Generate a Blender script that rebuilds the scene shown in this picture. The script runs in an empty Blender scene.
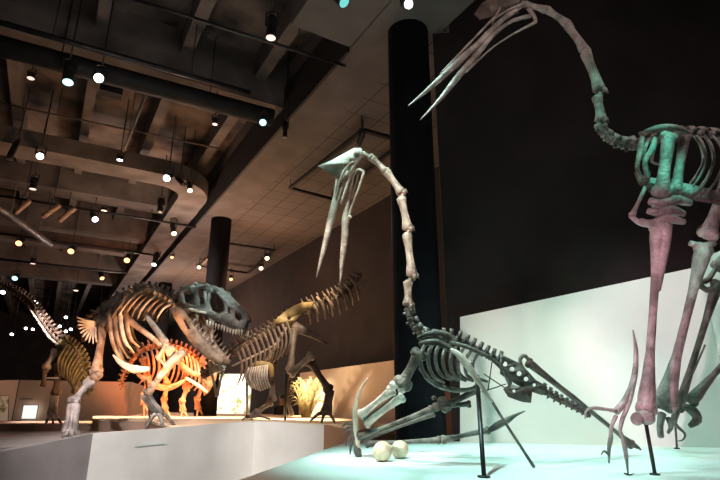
import bpy, math, random
from mathutils import Vector, Matrix
from mathutils.geometry import tessellate_polygon
random.seed(7)
V = Vector
scene = bpy.context.scene
col = scene.collection
# ------------------------------------------------------------------ camera
F = 520.0; PITCH = math.radians(17.3); EYE = 1.6
cd = bpy.data.cameras.new('camera'); cam = bpy.data.objects.new('camera', cd); col.objects.link(cam)
cd.sensor_width = 36; cd.lens = 36 * F / 720; cd.clip_end = 200
cam.location = (0, 0, EYE); cam.rotation_euler = (math.pi / 2 + PITCH, 0, 0)
scene.camera = cam
CP, SP = math.cos(PITCH), math.sin(PITCH)
def ray(x, y):
    a, b = (x - 360) / F, (240 - y) / F
    return V((a, CP - b * SP, SP + b * CP))
def P(x, y, Y):                      # point seen at that place, Y metres ahead
    r = ray(x, y); return V((0, 0, EYE)) + r * (Y / r.y)
def G(x, y, rel):                    # point seen at that place, rel metres above the eye
    r = ray(x, y); return V((0, 0, EYE)) + r * (rel / r.z)
def sc(p): return ((p - V((0, 0, EYE))).dot(V((0, CP, SP)))) / F    # metres per pixel at p
ANG = math.radians(30.4)
U = V((-math.sin(ANG), math.cos(ANG), 0)); W = V((math.cos(ANG), math.sin(ANG), 0))
def uv(p): return p.dot(W), p.dot(U)

# ------------------------------------------------------------------ materials
def mat(name, c1, c2=None, rough=.6, scale=6, bump=0, metal=0, coord='Object', spec=.4, detail=6, mid=(.35, .65)):
    m = bpy.data.materials.new(name); m.use_nodes = True
    nt = m.node_tree; b = nt.nodes['Principled BSDF']
    b.inputs['Roughness'].default_value = rough; b.inputs['Metallic'].default_value = metal
    b.inputs['Specular IOR Level'].default_value = spec
    tc = nt.nodes.new('ShaderNodeTexCoord'); n = nt.nodes.new('ShaderNodeTexNoise')
    n.inputs['Scale'].default_value = scale; n.inputs['Detail'].default_value = detail
    nt.links.new(tc.outputs[coord], n.inputs['Vector'])
    cr = nt.nodes.new('ShaderNodeValToRGB')
    cr.color_ramp.elements[0].position, cr.color_ramp.elements[1].position = mid
    cr.color_ramp.elements[0].color = (*c1, 1); cr.color_ramp.elements[1].color = (*(c2 or c1), 1)
    nt.links.new(n.outputs['Fac'], cr.inputs['Fac']); nt.links.new(cr.outputs['Color'], b.inputs['Base Color'])
    if bump:
        n2 = nt.nodes.new('ShaderNodeTexNoise'); n2.inputs['Scale'].default_value = scale * 5
        nt.links.new(tc.outputs[coord], n2.inputs['Vector'])
        bp = nt.nodes.new('ShaderNodeBump'); bp.inputs['Strength'].default_value = bump; bp.inputs['Distance'].default_value = .02
        nt.links.new(n2.outputs['Fac'], bp.inputs['Height']); nt.links.new(bp.outputs['Normal'], b.inputs['Normal'])
    return m
def glow(name, c, s):
    m = bpy.data.materials.new(name); m.use_nodes = True
    b = m.node_tree.nodes['Principled BSDF']
    b.inputs['Base Color'].default_value = (*c, 1)
    b.inputs['Emission Color'].default_value = (*c, 1); b.inputs['Emission Strength'].default_value = s
    return m
def brick(name, c1, c2, line, bw, rh, mortar=.012, rough=.8):
    m = mat(name, c1, c2, rough, 3)
    nt = m.node_tree; b = nt.nodes['Principled BSDF']
    br = nt.nodes.new('ShaderNodeTexBrick'); br.offset = 0
    br.inputs['Scale'].default_value = 1; br.inputs['Brick Width'].default_value = bw; br.inputs['Row Height'].default_value = rh
    br.inputs['Mortar Size'].default_value = mortar; br.inputs['Mortar'].default_value = (*line, 1)
    br.inputs['Color1'].default_value = (*c1, 1); br.inputs['Color2'].default_value = (*c2, 1)
    tc = [n for n in nt.nodes if n.type == 'TEX_COORD'][0]
    nt.links.new(tc.outputs['Object'], br.inputs['Vector']); nt.links.new(br.outputs['Color'], b.inputs['Base Color'])
    return m
M = dict(
    bone_pale=mat('bone_pale', (.40, .33, .27), (.72, .64, .56), .55, 9, .5),
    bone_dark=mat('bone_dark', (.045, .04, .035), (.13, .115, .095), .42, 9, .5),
    bone_mid=mat('bone_mid', (.20, .17, .14), (.46, .41, .35), .45, 9, .5),
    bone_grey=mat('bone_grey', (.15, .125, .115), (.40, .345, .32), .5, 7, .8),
    bone_deep=mat('bone_deep', (.035, .032, .028), (.20, .18, .15), .42, 8, .7),
    bone_warm=mat('bone_warm', (.20, .13, .10), (.48, .36, .29), .5, 9, .6),
    bone_tan=mat('bone_tan', (.19, .11, .065), (.46, .31, .205), .5, 6, .8),
    bone_brown=mat('bone_brown', (.10, .065, .045), (.28, .2, .14), .5, 5, .5),
    bone_skull=mat('bone_skull', (.08, .07, .06), (.34, .30, .26), .45, 4.5, .8),
    bone_ochre=mat('bone_ochre', (.30, .19, .07), (.50, .36, .16), .6, 5, .5),
    bone_cream=mat('bone_cream', (.40, .31, .23), (.70, .61, .51), .5, 6, .5),
    bone_olive=mat('bone_olive', (.17, .14, .06), (.38, .32, .16), .6, 6, .5),
    bone_umber=mat('bone_umber', (.05, .035, .03), (.15, .11, .09), .5, 6, .5),
    crest=mat('crest', (.42, .40, .33), (.66, .64, .55), .55, 12, .3),
    black=mat('black_metal', (.012, .012, .013), (.03, .03, .032), .4, 8, 0, .3),
    rod=mat('rod_metal', (.02, .02, .02), (.05, .05, .05), .35, 8, 0, .6),
    grey_metal=mat('grey_metal', (.12, .11, .11), (.2, .19, .18), .4, 8, 0, .5),
    column=mat('column_paint', (.006, .0065, .009), (.011, .012, .016), .85, 2, 0, 0, 'Object', .12),
    wall_near=mat('wall_near', (.016, .0115, .011), (.026, .0195, .019), .9, 1.2),
    wall_dark=mat('wall_dark', (.013, .0095, .009), (.022, .0165, .0155), .9, 1.2),
    wall_black=mat('wall_black', (.026, .021, .020), (.042, .034, .032), .9, 1.2),
    slab=mat('slab', (.03, .026, .024), (.25, .2, .175), .9, .9, .3),
    beam=mat('beam', (.10, .086, .078), (.20, .17, .153), .9, 1.2, .2),
    duct=mat('duct', (.012, .012, .012), (.024, .022, .022), .7, 3),
    soffit=mat('soffit', (.115, .1, .092), (.16, .138, .126), .9, 1.5),
    floor=mat('floor', (.03, .027, .026), (.06, .055, .05), .6, 1.5),
    white_panel=mat('white_panel', (.73, .74, .70), (.80, .80, .765), .75, 1.3),
    plat=mat('platform_paint', (.66, .78, .75), (.82, .88, .84), .45, .9, 0, 0, 'Object', .3),
    plat_side=mat('platform_side', (.5, .5, .48), (.58, .58, .56), .6, 2),
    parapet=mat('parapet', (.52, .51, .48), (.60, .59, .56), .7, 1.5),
    parapet_shade_grey=mat('parapet_shade_grey', (.23, .205, .20), (.29, .26, .255), .8, 1.5),  # parapet darkened to paint shade on its left facet; lower deck grey too
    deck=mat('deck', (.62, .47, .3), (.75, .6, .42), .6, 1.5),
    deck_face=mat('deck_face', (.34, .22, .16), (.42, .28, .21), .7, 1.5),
    tan=mat('tan_panel', (.47, .37, .29), (.55, .44, .35), .8, 1),
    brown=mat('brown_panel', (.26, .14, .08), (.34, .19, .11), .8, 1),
    sign=mat('sign_white', (.8, .8, .78), (.86, .86, .84), .5, 4),
    ink=mat('ink', (.12, .1, .09), (.15, .12, .1), .7, 4),
    ink_teal=mat('ink_teal', (.3, .48, .45), (.36, .55, .5), .7, 4),
    egg=mat('egg', (.60, .45, .30), (.80, .68, .52), .6, 14, .4),
    fern=mat('fern', (.42, .30, .10), (.68, .55, .28), .8, 8),
    cloth=mat('dark_cloth', (.015, .014, .016), (.03, .028, .03), .9, 20),
    skin=mat('skin', (.35, .2, .14), (.42, .26, .18), .6, 20),
    hair=mat('hair', (.01, .008, .007), (.02, .016, .013), .6, 30),
    tiles=brick('ceiling_tiles', (.115, .10, .092), (.135, .118, .108), (.022, .02, .018), .62, .62),
    mural=mat('mural', (.20, .22, .08), (.80, .76, .66), .7, 4.5, 0, 0, 'Object', .3, 8, (.36, .5)),
    lens_white=glow('lens_white', (.93, .97, 1), 6), lens_cyan=glow('lens_cyan', (.45, .95, 1), 2.2),
    lens_pink=glow('lens_pink', (1, .68, .58), 1.3), lens_warm=glow('lens_warm', (1, .74, .42), 4.5),
    lens_orange=glow('lens_orange', (1, .5, .2), 3), lens_teal=glow('lens_teal', (.16, .62, .58), 1.0),
    sign_glow=glow('sign_glow', (.98, .97, .9), 1.0),  # sign face glows by itself so it reads as brightly lit
)
# the parapet, deck and tan walls stay matt
# ------------------------------------------------------------------ mesh builder
class MB:
    def __init__(s): s.v = []; s.f = []
    def add(s, vs, fs):
        o = len(s.v); s.v += [V(p) for p in vs]; s.f += [[i + o for i in f] for f in fs]
    def tube(s, pts, rad, n=8, flat=None, cap=True):
        """swept tube; flat = (axis vector, factor) squashes the section along that axis"""
        pts = [V(p) for p in pts]; N = len(pts)
        T = []
        for i in range(N):
            t = pts[min(i + 1, N - 1)] - pts[max(i - 1, 0)]
            T.append(t.normalized() if t.length > 1e-9 else V((0, 0, 1)))
        if flat:
            a = flat[0] - T[0] * flat[0].dot(T[0])
            if a.length < 1e-4: a = T[0].orthogonal()
        else: a = T[0].orthogonal()
        a.normalize(); vs = []; fs = []
        rings = [(pts[i], T[i], rad[i]) for i in range(N)]
        if cap:
            rings = [(pts[0] - T[0] * rad[0] * .35, T[0], rad[0] * .6)] + rings + [(pts[-1] + T[-1] * rad[-1] * .35, T[-1], rad[-1] * .6)]
        for (p, t, r) in rings:
            a = a - t * a.dot(t)
            if a.length < 1e-5: a = t.orthogonal()
            a.normalize(); b = t.cross(a)
            k = flat[1] if flat else 1
            for j in range(n):
                q = 2 * math.pi * j / n
                vs.append(p + a * (math.cos(q) * r * k) + b * (math.sin(q) * r))
        R = len(rings)
        for i in range(R - 1):
            for j in range(n):
                fs.append([i * n + j, i * n + (j + 1) % n, (i + 1) * n + (j + 1) % n, (i + 1) * n + j])
        fs.append(list(range(n))[::-1]); fs.append([(R - 1) * n + j for j in range(n)])
        s.add(vs, fs)
    def blob(s, c, r, sx=1, ax=None, n=8, m=6):
        c = V(c); vs = []; fs = []
        if ax is None: ax = V((0, 0, 1))
        ax = V(ax).normalized(); a = ax.orthogonal().normalized(); b = ax.cross(a)
        vs.append(c - ax * r * sx)
        for i in range(1, m):
            th = math.pi * i / m
            for j in range(n):
                q = 2 * math.pi * j / n
                vs.append(c - ax * (r * sx * math.cos(th)) + (a * math.cos(q) + b * math.sin(q)) * (r * math.sin(th)))
        vs.append(c + ax * r * sx)
        for j in range(n): fs.append([0, 1 + (j + 1) % n, 1 + j])
        for i in range(m - 2):
            for j in range(n):
                fs.append([1 + i * n + j, 1 + i * n + (j + 1) % n, 1 + (i + 1) * n + (j + 1) % n, 1 + (i + 1) * n + j])
        L = len(vs) - 1
        for j in range(n): fs.append([L, 1 + (m - 2) * n + j, 1 + (m - 2) * n + (j + 1) % n])
        s.add(vs, fs)
    def prism(s, p0, p1, t, side, w0, d0, w1, d1):
        """tapered bar p0->p1: w along t, d along side"""
        vs = []
        for p, w, d in ((p0, w0, d0), (p1, w1, d1)):
            for a, b in ((-1, -1), (1, -1), (1, 1), (-1, 1)): vs.append(V(p) + t * (a * w / 2) + side * (b * d / 2))
        s.add(vs, [[3, 2, 1, 0], [4, 5, 6, 7]] + [[i, (i + 1) % 4, 4 + (i + 1) % 4, 4 + i] for i in range(4)])
    def box(s, lo, hi):
        x0, y0, z0 = lo; x1, y1, z1 = hi
        s.add([(x0, y0, z0), (x1, y0, z0), (x1, y1, z0), (x0, y1, z0), (x0, y0, z1), (x1, y0, z1), (x1, y1, z1), (x0, y1, z1)],
              [[3, 2, 1, 0], [4, 5, 6, 7], [0, 1, 5, 4], [1, 2, 6, 5], [2, 3, 7, 6], [3, 0, 4, 7]])
    def extrude(s, poly, vec):
        n = len(poly); vs = [V(p) for p in poly] + [V(p) + V(vec) for p in poly]
        s.add(vs, [list(range(n))[::-1], list(range(n, 2 * n))] + [[i, (i + 1) % n, n + (i + 1) % n, n + i] for i in range(n)])
    def holed(s, outer, holes, fn, th):
        """plate with holes: 2D outlines, fn(x, y, w) -> 3D with w = -th/2 .. th/2"""
        loops = [outer] + holes
        flat = [p for l in loops for p in l]
        tris = tessellate_polygon([[V((p[0], p[1], 0)) for p in l] for l in loops])
        n = len(flat)
        vs = [fn(x, y, th / 2) for x, y in flat] + [fn(x, y, -th / 2) for x, y in flat]
        fs = [list(t) for t in tris] + [[n + i for i in reversed(t)] for t in tris]
        o = 0
        for l in loops:
            k = len(l)
            for i in range(k): fs.append([o + i, o + (i + 1) % k, n + o + (i + 1) % k, n + o + i])
            o += k
        s.add(vs, fs)
    def build(s, name, m, parent=None, smooth=True, origin=None, rotz=0):
        o0 = parent.get('_o') if parent else None
        base = V(o0) if o0 else (V(origin) if origin else V((0, 0, 0)))
        me = bpy.data.meshes.new(name)
        me.from_pydata([p - base for p in s.v], [], s.f); me.validate(); me.update()
        import bmesh
        bm = bmesh.new(); bm.from_mesh(me); bmesh.ops.recalc_face_normals(bm, faces=bm.faces); bm.to_mesh(me); bm.free()
        if smooth: me.shade_smooth()
        ob = bpy.data.objects.new(name, me); col.objects.link(ob); me.materials.append(M[m])
        if parent:
            ob.parent = parent; ob['_o'] = list(base)
        elif origin: ob.location = origin
        if rotz: ob.rotation_euler.z = rotz
        return ob
def tag(o, label, cat, group=None, kind=None):
    o['label'] = label; o['category'] = cat
    if group: o['group'] = group
    if kind: o['kind'] = kind
    return o
def thing(name, base, label, cat, group=None):
    o = bpy.data.objects.new(name, None); o.empty_display_size = .1; col.objects.link(o)
    o.location = base; o['_o'] = list(base); return tag(o, label, cat, group)
def struct(mb, name, m, rotz=0, smooth=False):
    o = mb.build(name, m, None, smooth, None, rotz); o['kind'] = 'structure'; return o
def spline(pts, n):
    pts = [V(p) for p in pts]
    if len(pts) == 2: return [pts[0].lerp(pts[1], i / (n - 1)) for i in range(n)]
    out = []
    e = [pts[0] * 2 - pts[1]] + pts + [pts[-1] * 2 - pts[-2]]
    dense = []
    for i in range(1, len(e) - 2):
        for k in range(16):
            t = k / 16; a, b, c, d = e[i - 1:i + 3]
            dense.append(.5 * ((2 * b) + (c - a) * t + (2 * a - 5 * b + 4 * c - d) * t * t + (3 * b - a - 3 * c + d) * t ** 3))
    dense.append(pts[-1])
    L = [0]
    for i in range(1, len(dense)): L.append(L[-1] + (dense[i] - dense[i - 1]).length)
    j = 0
    for i in range(n):
        s = L[-1] * i / (n - 1)
        while j < len(L) - 2 and L[j + 1] < s: j += 1
        t = (s - L[j]) / max(1e-9, L[j + 1] - L[j]); out.append(dense[j].lerp(dense[j + 1], min(1, t)))
    return out
def lerpf(vals, t):
    x = t * (len(vals) - 1); i = min(int(x), len(vals) - 2); return vals[i] + (vals[i + 1] - vals[i]) * (x - i)
# --- bones: all arguments (x, y, Y) go through P
def long_bone(a, b, r, e0=1.7, e1=1.7, bow=0, mb=None):
    mb = mb or MB(); a, b = P(*a), P(*b); m = sc((a + b) / 2); r = r * m
    d = (b - a); L = d.length; t = d.normalized()
    side = t.cross(V((0, 1, 0)));  side = side.normalized() if side.length > .1 else V((1, 0, 0))
    ts = [0, .03, .08, .16, .3, .5, .7, .84, .92, .97, 1]
    rs = [.7 * e0, .95 * e0, .95 * e0, .5 + .5 * e0, 1.08, .95, 1.05, .5 + .5 * e1, .95 * e1, .95 * e1, .7 * e1]
    pts = [a + d * q + side * (bow * m * math.sin(math.pi * q)) for q in ts]
    mb.tube(pts, [r * k for k in rs], 9)
    for p, e, sg in ((a, e0, 1), (b, e1, -1)):
        for k in (-1, 1): mb.blob(p + t * (sg * r * e * .35) + side * (k * r * e * .55), r * e * .68, 1.1, t, 8, 6)
    return mb
def cbone(pts, rad, n=14, seg=8, flat=None, mb=None):
    mb = mb or MB(); ps = spline([P(*p) for p in pts], n)
    mb.tube(ps, [lerpf(rad, i / (n - 1)) * sc(ps[i]) for i in range(n)], seg, flat); return mb
def vertebra(c, t, up, r, ln, spine=0, trans=0, chev=0, tilt=.3, wid=.6, mb=None):
    mb = mb or MB(); up = (up - t * up.dot(t)).normalized(); side = t.cross(up)
    mb.tube([c + t * (ln * k) for k in (-.46, -.38, -.15, .15, .38, .46)], [r * k for k in (.9, 1, .72, .72, 1, .9)], 8)
    if spine: mb.prism(c + up * r * .5, c + up * (r + spine) - t * (spine * tilt), t, side, ln * wid, r * .5, ln * wid * .85, r * .36)
    if trans:
        for k in (-1, 1): mb.prism(c + up * r * .5 + side * (k * r * .4), c + up * r * .8 + side * (k * (r + trans)) - t * (trans * .25), t, up, ln * .5, r * .5, ln * .3, r * .28)
    if chev: mb.prism(c - up * r * .6, c - up * (r + chev) - t * (chev * tilt * 1.3), t, side, ln * .35, r * .4, ln * .22, r * .25)
    return mb
def chain(root, pts, n, r, ln=.92, spine=(0, 0), trans=(0, 0), chev=(0, 0), up=V((0, 0, 1)), m='bone_brown', tilt=.3, wid=.6, name='vertebra'):
    ps = spline([P(*p) for p in pts], n + 1); out = []
    for i in range(n):
        a, b = ps[i], ps[i + 1]; c = (a + b) / 2; q = i / max(1, n - 1); k = sc(c)
        vertebra(c, (b - a).normalized(), up, lerpf(r, q) * k, (b - a).length * ln, lerpf(spine, q) * k, lerpf(trans, q) * k, lerpf(chev, q) * k, tilt, wid).build(name, m, root)
        out.append(c)
    return out
def foot(root, ankle, ball, toes, r, m, claw='bone_dark', name='foot'):
    """metatarsals from ankle to ball then toes to tips"""
    f = MB(); a, b = P(*ankle), P(*ball); k = sc(a)
    for q in (-1, 0, 1):
        off = V((q * r * k * 1.1, 0, 0)); f.tube([a + off * .7, a.lerp(b, .5) + off * .8, b + off * 1.2], [r * k, r * k * .75, r * k], 7)
    ft = f.build(name, m, root)
    for tp in toes:
        e = P(*tp); mid = b.lerp(e, .55) + V((0, 0, r * k * .8))
        g = MB(); g.tube(spline([b, mid, e], 8), [r * k * x for x in (.85, .75, .85, .65, .7, .5, .5, .4)], 7); tt = g.build('toe', m, ft)
        g = MB(); d = (e - mid).normalized(); g.tube([e - d * r * k, e + d * r * k * .9, e + d * r * k * 1.9 - V((0, 0, r * k * .7))], [r * k * .6, r * k * .45, r * k * .1], 6); g.build('claw', claw, ft)
# ------------------------------------------------------------------ setting
RS = 6.0                                            # soffit above the eye
def vline(x, y, rel): return uv(G(x, y, rel))[0]
def ulineY(x, y, rel): return uv(G(x, y, rel))[1]
vA = vline(235, 180, RS); vB = vline(284, 172, RS); vC = vline(390, 195, RS); vD = vline(443, 30, RS); u0 = ulineY(443, 30, RS)
Z = lambda rel: EYE + rel
def sbox(name, m, lo, hi):
    b = MB(); b.box(lo, hi); return struct(b, name, m, ANG)
U1 = 52; VL = -13; VR = 15; UB = -8
sbox('floor', 'floor', (VL - .3, UB - .3, -.3), (VR + .3, U1 + .3, 0))
sbox('wall_left', 'wall_black', (VL - .3, UB, 0), (VL, U1, Z(8.6)))
sbox('wall_far', 'wall_black', (VL, U1, 0), (vC + .3, U1 + .3, Z(8.6)))
sbox('wall_back', 'wall_black', (VL - .3, UB - .3, 0), (VR + .3, UB, Z(8.6)))
sbox('wall_side', 'wall_dark', (vC, 4.2, 0), (vC + .3, U1, Z(8.6)))
sbox('wall_right', 'wall_black', (VR, UB, 0), (VR + .3, 2, Z(8.6)))
b = MB(); d0 = P(443, 240, 7.42); d0.z = 0; e0 = V((14.5, 6.6, 0))
nn = V((.06, .99, 0)) * .06
b.extrude([d0, e0, e0 + nn, d0 + nn], (0, 0, Z(8.6))); struct(b, 'wall_near', 'wall_near')
sbox('ceiling', 'slab', (VL, UB, Z(7.5)), (vA + .1, U1, Z(7.8)))
sbox('ceiling_upper', 'wall_black', (vA - .2, UB, Z(8.4)), (VR + .3, u0 + 3, Z(8.6)))
b = MB(); b.box((vA, UB, Z(RS)), (vD - .003, u0, Z(RS + 2.4))); b.box((vA, u0, Z(RS)), (vB - .003, U1, Z(RS + 2.4))); struct(b, 'ceiling_soffit', 'soffit', ANG)
b = MB(); b.box((vB, u0, Z(RS)), (vC, U1, Z(RS + .3))); struct(b, 'ceiling_tiles', 'tiles', ANG)
# joists along the hall and beams across it
tn = 1
for k, w in ((-.58, .22), (-.33, .22), (-.08, .22), (.165, .22), (.42, .24), (.68, .26)):
    x = 40 + k * 300; vv = vline(x, 102, 6.9)
    sbox('trim_%d' % tn, 'beam', (vv - w / 2, UB, Z(6.9)), (vv + w / 2, U1, Z(7.51))); tn += 1
for y, w, lo in ((-120, .6, 6.3), (66, .8, 6.35), (200, .8, 6.3), (236, .7, 6.3), (252, .7, 6.3), (270, .7, 6.3), (284, .7, 6.3)):
    uu = ulineY(100, y, lo)
    sbox('trim_%d' % tn, 'beam', (VL, uu - w / 2, Z(lo)), (vA + .05, uu + w / 2, Z(7.52))); tn += 1
# rounded bulkhead band hanging below the coffers
def band(name, ub, rr, wd, z0, z1, vmax, m='beam'):
    global tn
    path = [(VL, ub)]
    for i in range(9):
        q = i / 8 * math.pi / 2; path.append((vmax - rr + rr * math.sin(q), ub + rr - rr * math.cos(q)))
    path.append((vmax, U1 - .1))
    b = MB(); n = len(path); vs = []
    for i, (x, y) in enumerate(path):
        x0, y0 = path[max(0, i - 1)]; x1, y1 = path[min(n - 1, i + 1)]
        t = V((x1 - x0, y1 - y0, 0)).normalized(); nr = V((-t.y, t.x, 0))
        for s_, z in ((0, z0), (wd, z0), (wd, z1), (0, z1)): vs.append(V((x, y, Z(z))) + nr * s_)
    fs = [[4 * i + j, 4 * i + (j + 1) % 4, 4 * i + 4 + (j + 1) % 4, 4 * i + 4 + j] for i in range(n - 1) for j in range(4)] + [[3, 2, 1, 0], [4 * n - 4, 4 * n - 3, 4 * n - 2, 4 * n - 1]]
    b.add(vs, fs); struct(b, 'trim_%d' % tn, m, ANG); tn += 1
band('bulkhead', ulineY(100, 158, 6.1), 1.6, .85, 6.0, 6.45, vA - .25)
# wide box bulkhead at the top of the picture
bx = vline(300, 2, 6.05), vA + .02
b = MB(); ue = ulineY(352, 48, 6.02)
b.box((vline(305, 4, 6.02), UB, Z(6.02)), (vA - .01, ue, Z(6.9))); struct(b, 'trim_%d' % tn, 'soffit', ANG); tn += 1
# fascia along the soffit edge
sbox('trim_%d' % tn, 'duct', (vA - .06, ue + .02, Z(5.93)), (vA - .005, U1, Z(6.9))); tn += 1
# columns
RC = .34
for i, (x, y, lab) in enumerate(((412, 60, 'massive black round column standing right behind the crouching skeleton'),
                               (223, 214, 'black round column behind the big meat eater skull'),
                               (168.5, 274, 'farthest black column above the left ribcage, partly hidden'))):
    p = G(x, y + 20, RS); p = p * 1; 
    if i == 0: p = P(416.5, 300, 7.4)
    if i == 1: p = P(219, 250, 16.9)
    if i == 2: p = P(165, 290, 27)
    b = MB(); p.z = 0
    b.tube([p + V((0, 0, z)) for z in (0, .05, 3, Z(RS) - .002)], [RC] * 4, 28, None, False)
    o = b.build('column', 'column', None, True, p); tag(o, lab, 'column', 'round black columns')
    me = o.data
    for pl in me.polygons:
        if len(pl.vertices) > 4: pl.use_smooth = False
# pterosaur platform
PZ = Z(-.5)
pl = [G(205, 492, -.5), G(352, 440, -.5), G(445, 440.6, -.5), G(560, 443, -.5), G(735, 447, -.5), G(760, 447.4, -.5), G(900, 455, -.5), V((4.2, 1.4, PZ)), V((-.9, 1.4, PZ))]
b = MB(); b.extrude([p - V((0, 0, .06)) for p in pl], (0, 0, .06)); o = struct(b, 'floor_platform', 'plat')
cen = sum(pl, V()) / len(pl); b = MB(); b.extrude([V((cen.x + (p.x - cen.x) * .985, cen.y + (p.y - cen.y) * .985, 0.001)) for p in pl], (0, 0, PZ - .062)); struct(b, 'trim_%d' % tn, 'plat_side'); tn += 1
# white backdrop panel behind the pterosaurs
a0, a1 = G(460, 442.0, -.5), G(735, 448.2, -.5)
ta, tb = P(460, 317, a0.y), P(735, 259, a1.y)
bk = V((.03, .08, 0))
b = MB(); pts = [a0, a1, tb, ta]; b.extrude(pts, bk); struct(b, 'wall_backdrop', 'white_panel')
c0 = a1 + V((.02, -.04, 0)); c1 = a1 + V((1.2, -1.6, 0)); b = MB()
b.extrude([c0, c1, V((c1.x, c1.y, tb.z + .4)), V((c0.x, c0.y, tb.z))], bk); struct(b, 'wall_return', 'white_panel')
# zigzag front parapet of the big dinosaur platform
fp = [(-40, 460, 6.4), (93, 433.5, 8.7), (169, 428, 9.7), (255, 421, 11.3), (324, 425, 10.7), (352, 431, 10.3), (420, 436, 10.2)]
fw = [P(*q) for q in fp]
def wallseg(i, j, m, name, th=.12):
    p, q = fw[i], fw[j]; t = (q - p); nr = V((-t.y, t.x, 0)).normalized() * th
    b = MB(); P0, Q0 = V((p.x, p.y, 0)), V((q.x, q.y, 0))
    b.add([P0, Q0, q, p, P0 + nr, Q0 + nr, q + nr, p + nr], [[0, 1, 2, 3], [7, 6, 5, 4], [3, 2, 6, 7], [0, 3, 7, 4], [1, 5, 6, 2], [0, 4, 5, 1]])
    struct(b, name, m)
wallseg(0, 1, 'parapet_shade_grey', 'wall_parapet_left')
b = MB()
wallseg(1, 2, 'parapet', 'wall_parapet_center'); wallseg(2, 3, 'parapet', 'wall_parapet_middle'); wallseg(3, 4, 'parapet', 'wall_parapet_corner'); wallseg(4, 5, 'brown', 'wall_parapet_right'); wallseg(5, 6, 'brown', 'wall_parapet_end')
# decks behind it
dk = [P(93, 419, 12.2), P(145, 419, 12.0), fw[2] + V((.02, .2, -.01)), fw[3] + V((.02, .16, -.01)), fw[4] + V((-.04, .15, -.01)), fw[5] + V((-.05, .15, -.01)), P(395, 425, 12.8), G(360, 419.2, -.42), G(288, 414.5, -.42), G(150, 412.2, -.42), G(93, 416, -.38)]
b = MB(); b.extrude([p - V((0, 0, .05)) for p in dk], (0, 0, .05)); struct(b, 'floor_deck', 'deck')
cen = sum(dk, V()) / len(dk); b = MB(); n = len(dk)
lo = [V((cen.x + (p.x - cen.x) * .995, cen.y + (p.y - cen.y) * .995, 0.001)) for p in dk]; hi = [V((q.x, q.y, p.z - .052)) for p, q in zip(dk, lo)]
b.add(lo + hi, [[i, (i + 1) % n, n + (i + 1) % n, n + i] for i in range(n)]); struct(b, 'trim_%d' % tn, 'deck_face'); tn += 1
lw = [P(-40, 455, 6.9), fw[1] + V((-.12, .12, -.03)), P(140, 433, 10.6), P(92, 430, 11.6), P(-20, 440, 11.4)]
zz = Z(-.585)
b = MB(); b.extrude([V((p.x, p.y, 0.001)) for p in lw], (0, 0, zz)); struct(b, 'floor_lower_deck', 'parapet_shade_grey')
# plinth under the skeleton at far left
b = MB(); q = [P(-30, 441, 12.4), P(9, 440, 12.4), P(33, 437, 12.2), P(94, 437, 12.4), P(94, 437, 14.2), P(-30, 437, 14.2)]
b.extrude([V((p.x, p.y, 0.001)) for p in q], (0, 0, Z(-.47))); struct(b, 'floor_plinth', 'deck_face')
# low partition walls
def panel(name, pts, m, th=.12):
    b = MB(); a, c = P(*pts[0]), P(*pts[1]); t = (c - a); nr = V((-t.y, t.x, 0)).normalized() * th
    A0, C0 = V((a.x, a.y, 0)), V((c.x, c.y, 0)); b.extrude([A0, C0, c, a], nr); struct(b, name, m)
panel('wall_partition_left', ((-60, 381, 14.6), (19, 380, 16.2)), 'tan')
panel('wall_partition_center', ((20, 380, 16.3), (131, 382, 16.9)), 'tan')
panel('wall_partition_return', ((131.5, 382, 17.0), (150, 388, 21)), 'tan')
panel('wall_partition_right', ((300, 373, 18.3), (396, 360, 13.6)), 'tan')
panel('wall_partition_end', ((396.5, 386, 13.5), (500, 390, 10)), 'brown')
# lit mural wall behind the fighting pair
b = MB(); a, c = P(203, 374, 23), P(252, 374, 23); A0, C0 = V((a.x, a.y, 0)), V((c.x, c.y, 0)); b.extrude([A0, C0, c, a], (0, .1, 0)); struct(b, 'wall_mural', 'mural')
# upper dark rail on the side wall
# ------------------------------------------------------------------ exhibit signs
def board(name, corners, m, label, cat):
    ps = [P(*c) for c in corners]; t = (ps[1] - ps[0]).normalized(); nr = V((-t.y, t.x, 0)).normalized()
    r = thing(name, (ps[3] + ps[2]) / 2, label, cat); b = MB(); b.extrude(ps, nr * .035); b.build('panel_face', m, r, False)
    f = MB()
    for i in range(4):
        a, c = ps[i], ps[(i + 1) % 4]; f.tube([a, c], [.012, .012], 6)
    f.build('frame', 'grey_metal', r); return r
board('exhibit_sign', ((23.5, 405, 16.18), (38.5, 405, 16.26), (36, 419, 16.26), (21, 419, 16.18)), 'sign_glow', 'blank looking white sign low on the tan partition', 'sign')
board('exhibit_picture', ((-14, 394, 15.3), (9, 396, 15.86), (8, 421, 15.86), (-14, 422, 15.3)), 'mural', 'green and white nature picture at the left edge', 'picture')
def textline(name, a, c, nword, h, m, label):
    A, C = P(*a), P(*c); t = (C - A).normalized(); nr = V((-t.y, t.x, 0)).normalized(); b = MB(); k = sc(A)
    x = 0
    while x < 1:
        w = random.uniform(.03, .09)
        if x + w > 1: break
        p, q = A.lerp(C, x), A.lerp(C, x + w)
        b.extrude([p, q, q + V((0, 0, h * k)), p + V((0, 0, h * k))], -nr * .008); x += w + .018
    o = b.build(name, m, None, False, A); tag(o, label, 'lettering')
textline('caption_lettering', (20, 399.5, 16.17), (33, 399.5, 16.24), 5, 1.2, 'ink', 'small dark line of lettering above the white sign')
mA, mB_ = fw[1], fw[2]
def onwall(f): return mA.lerp(mB_, f)
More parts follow.
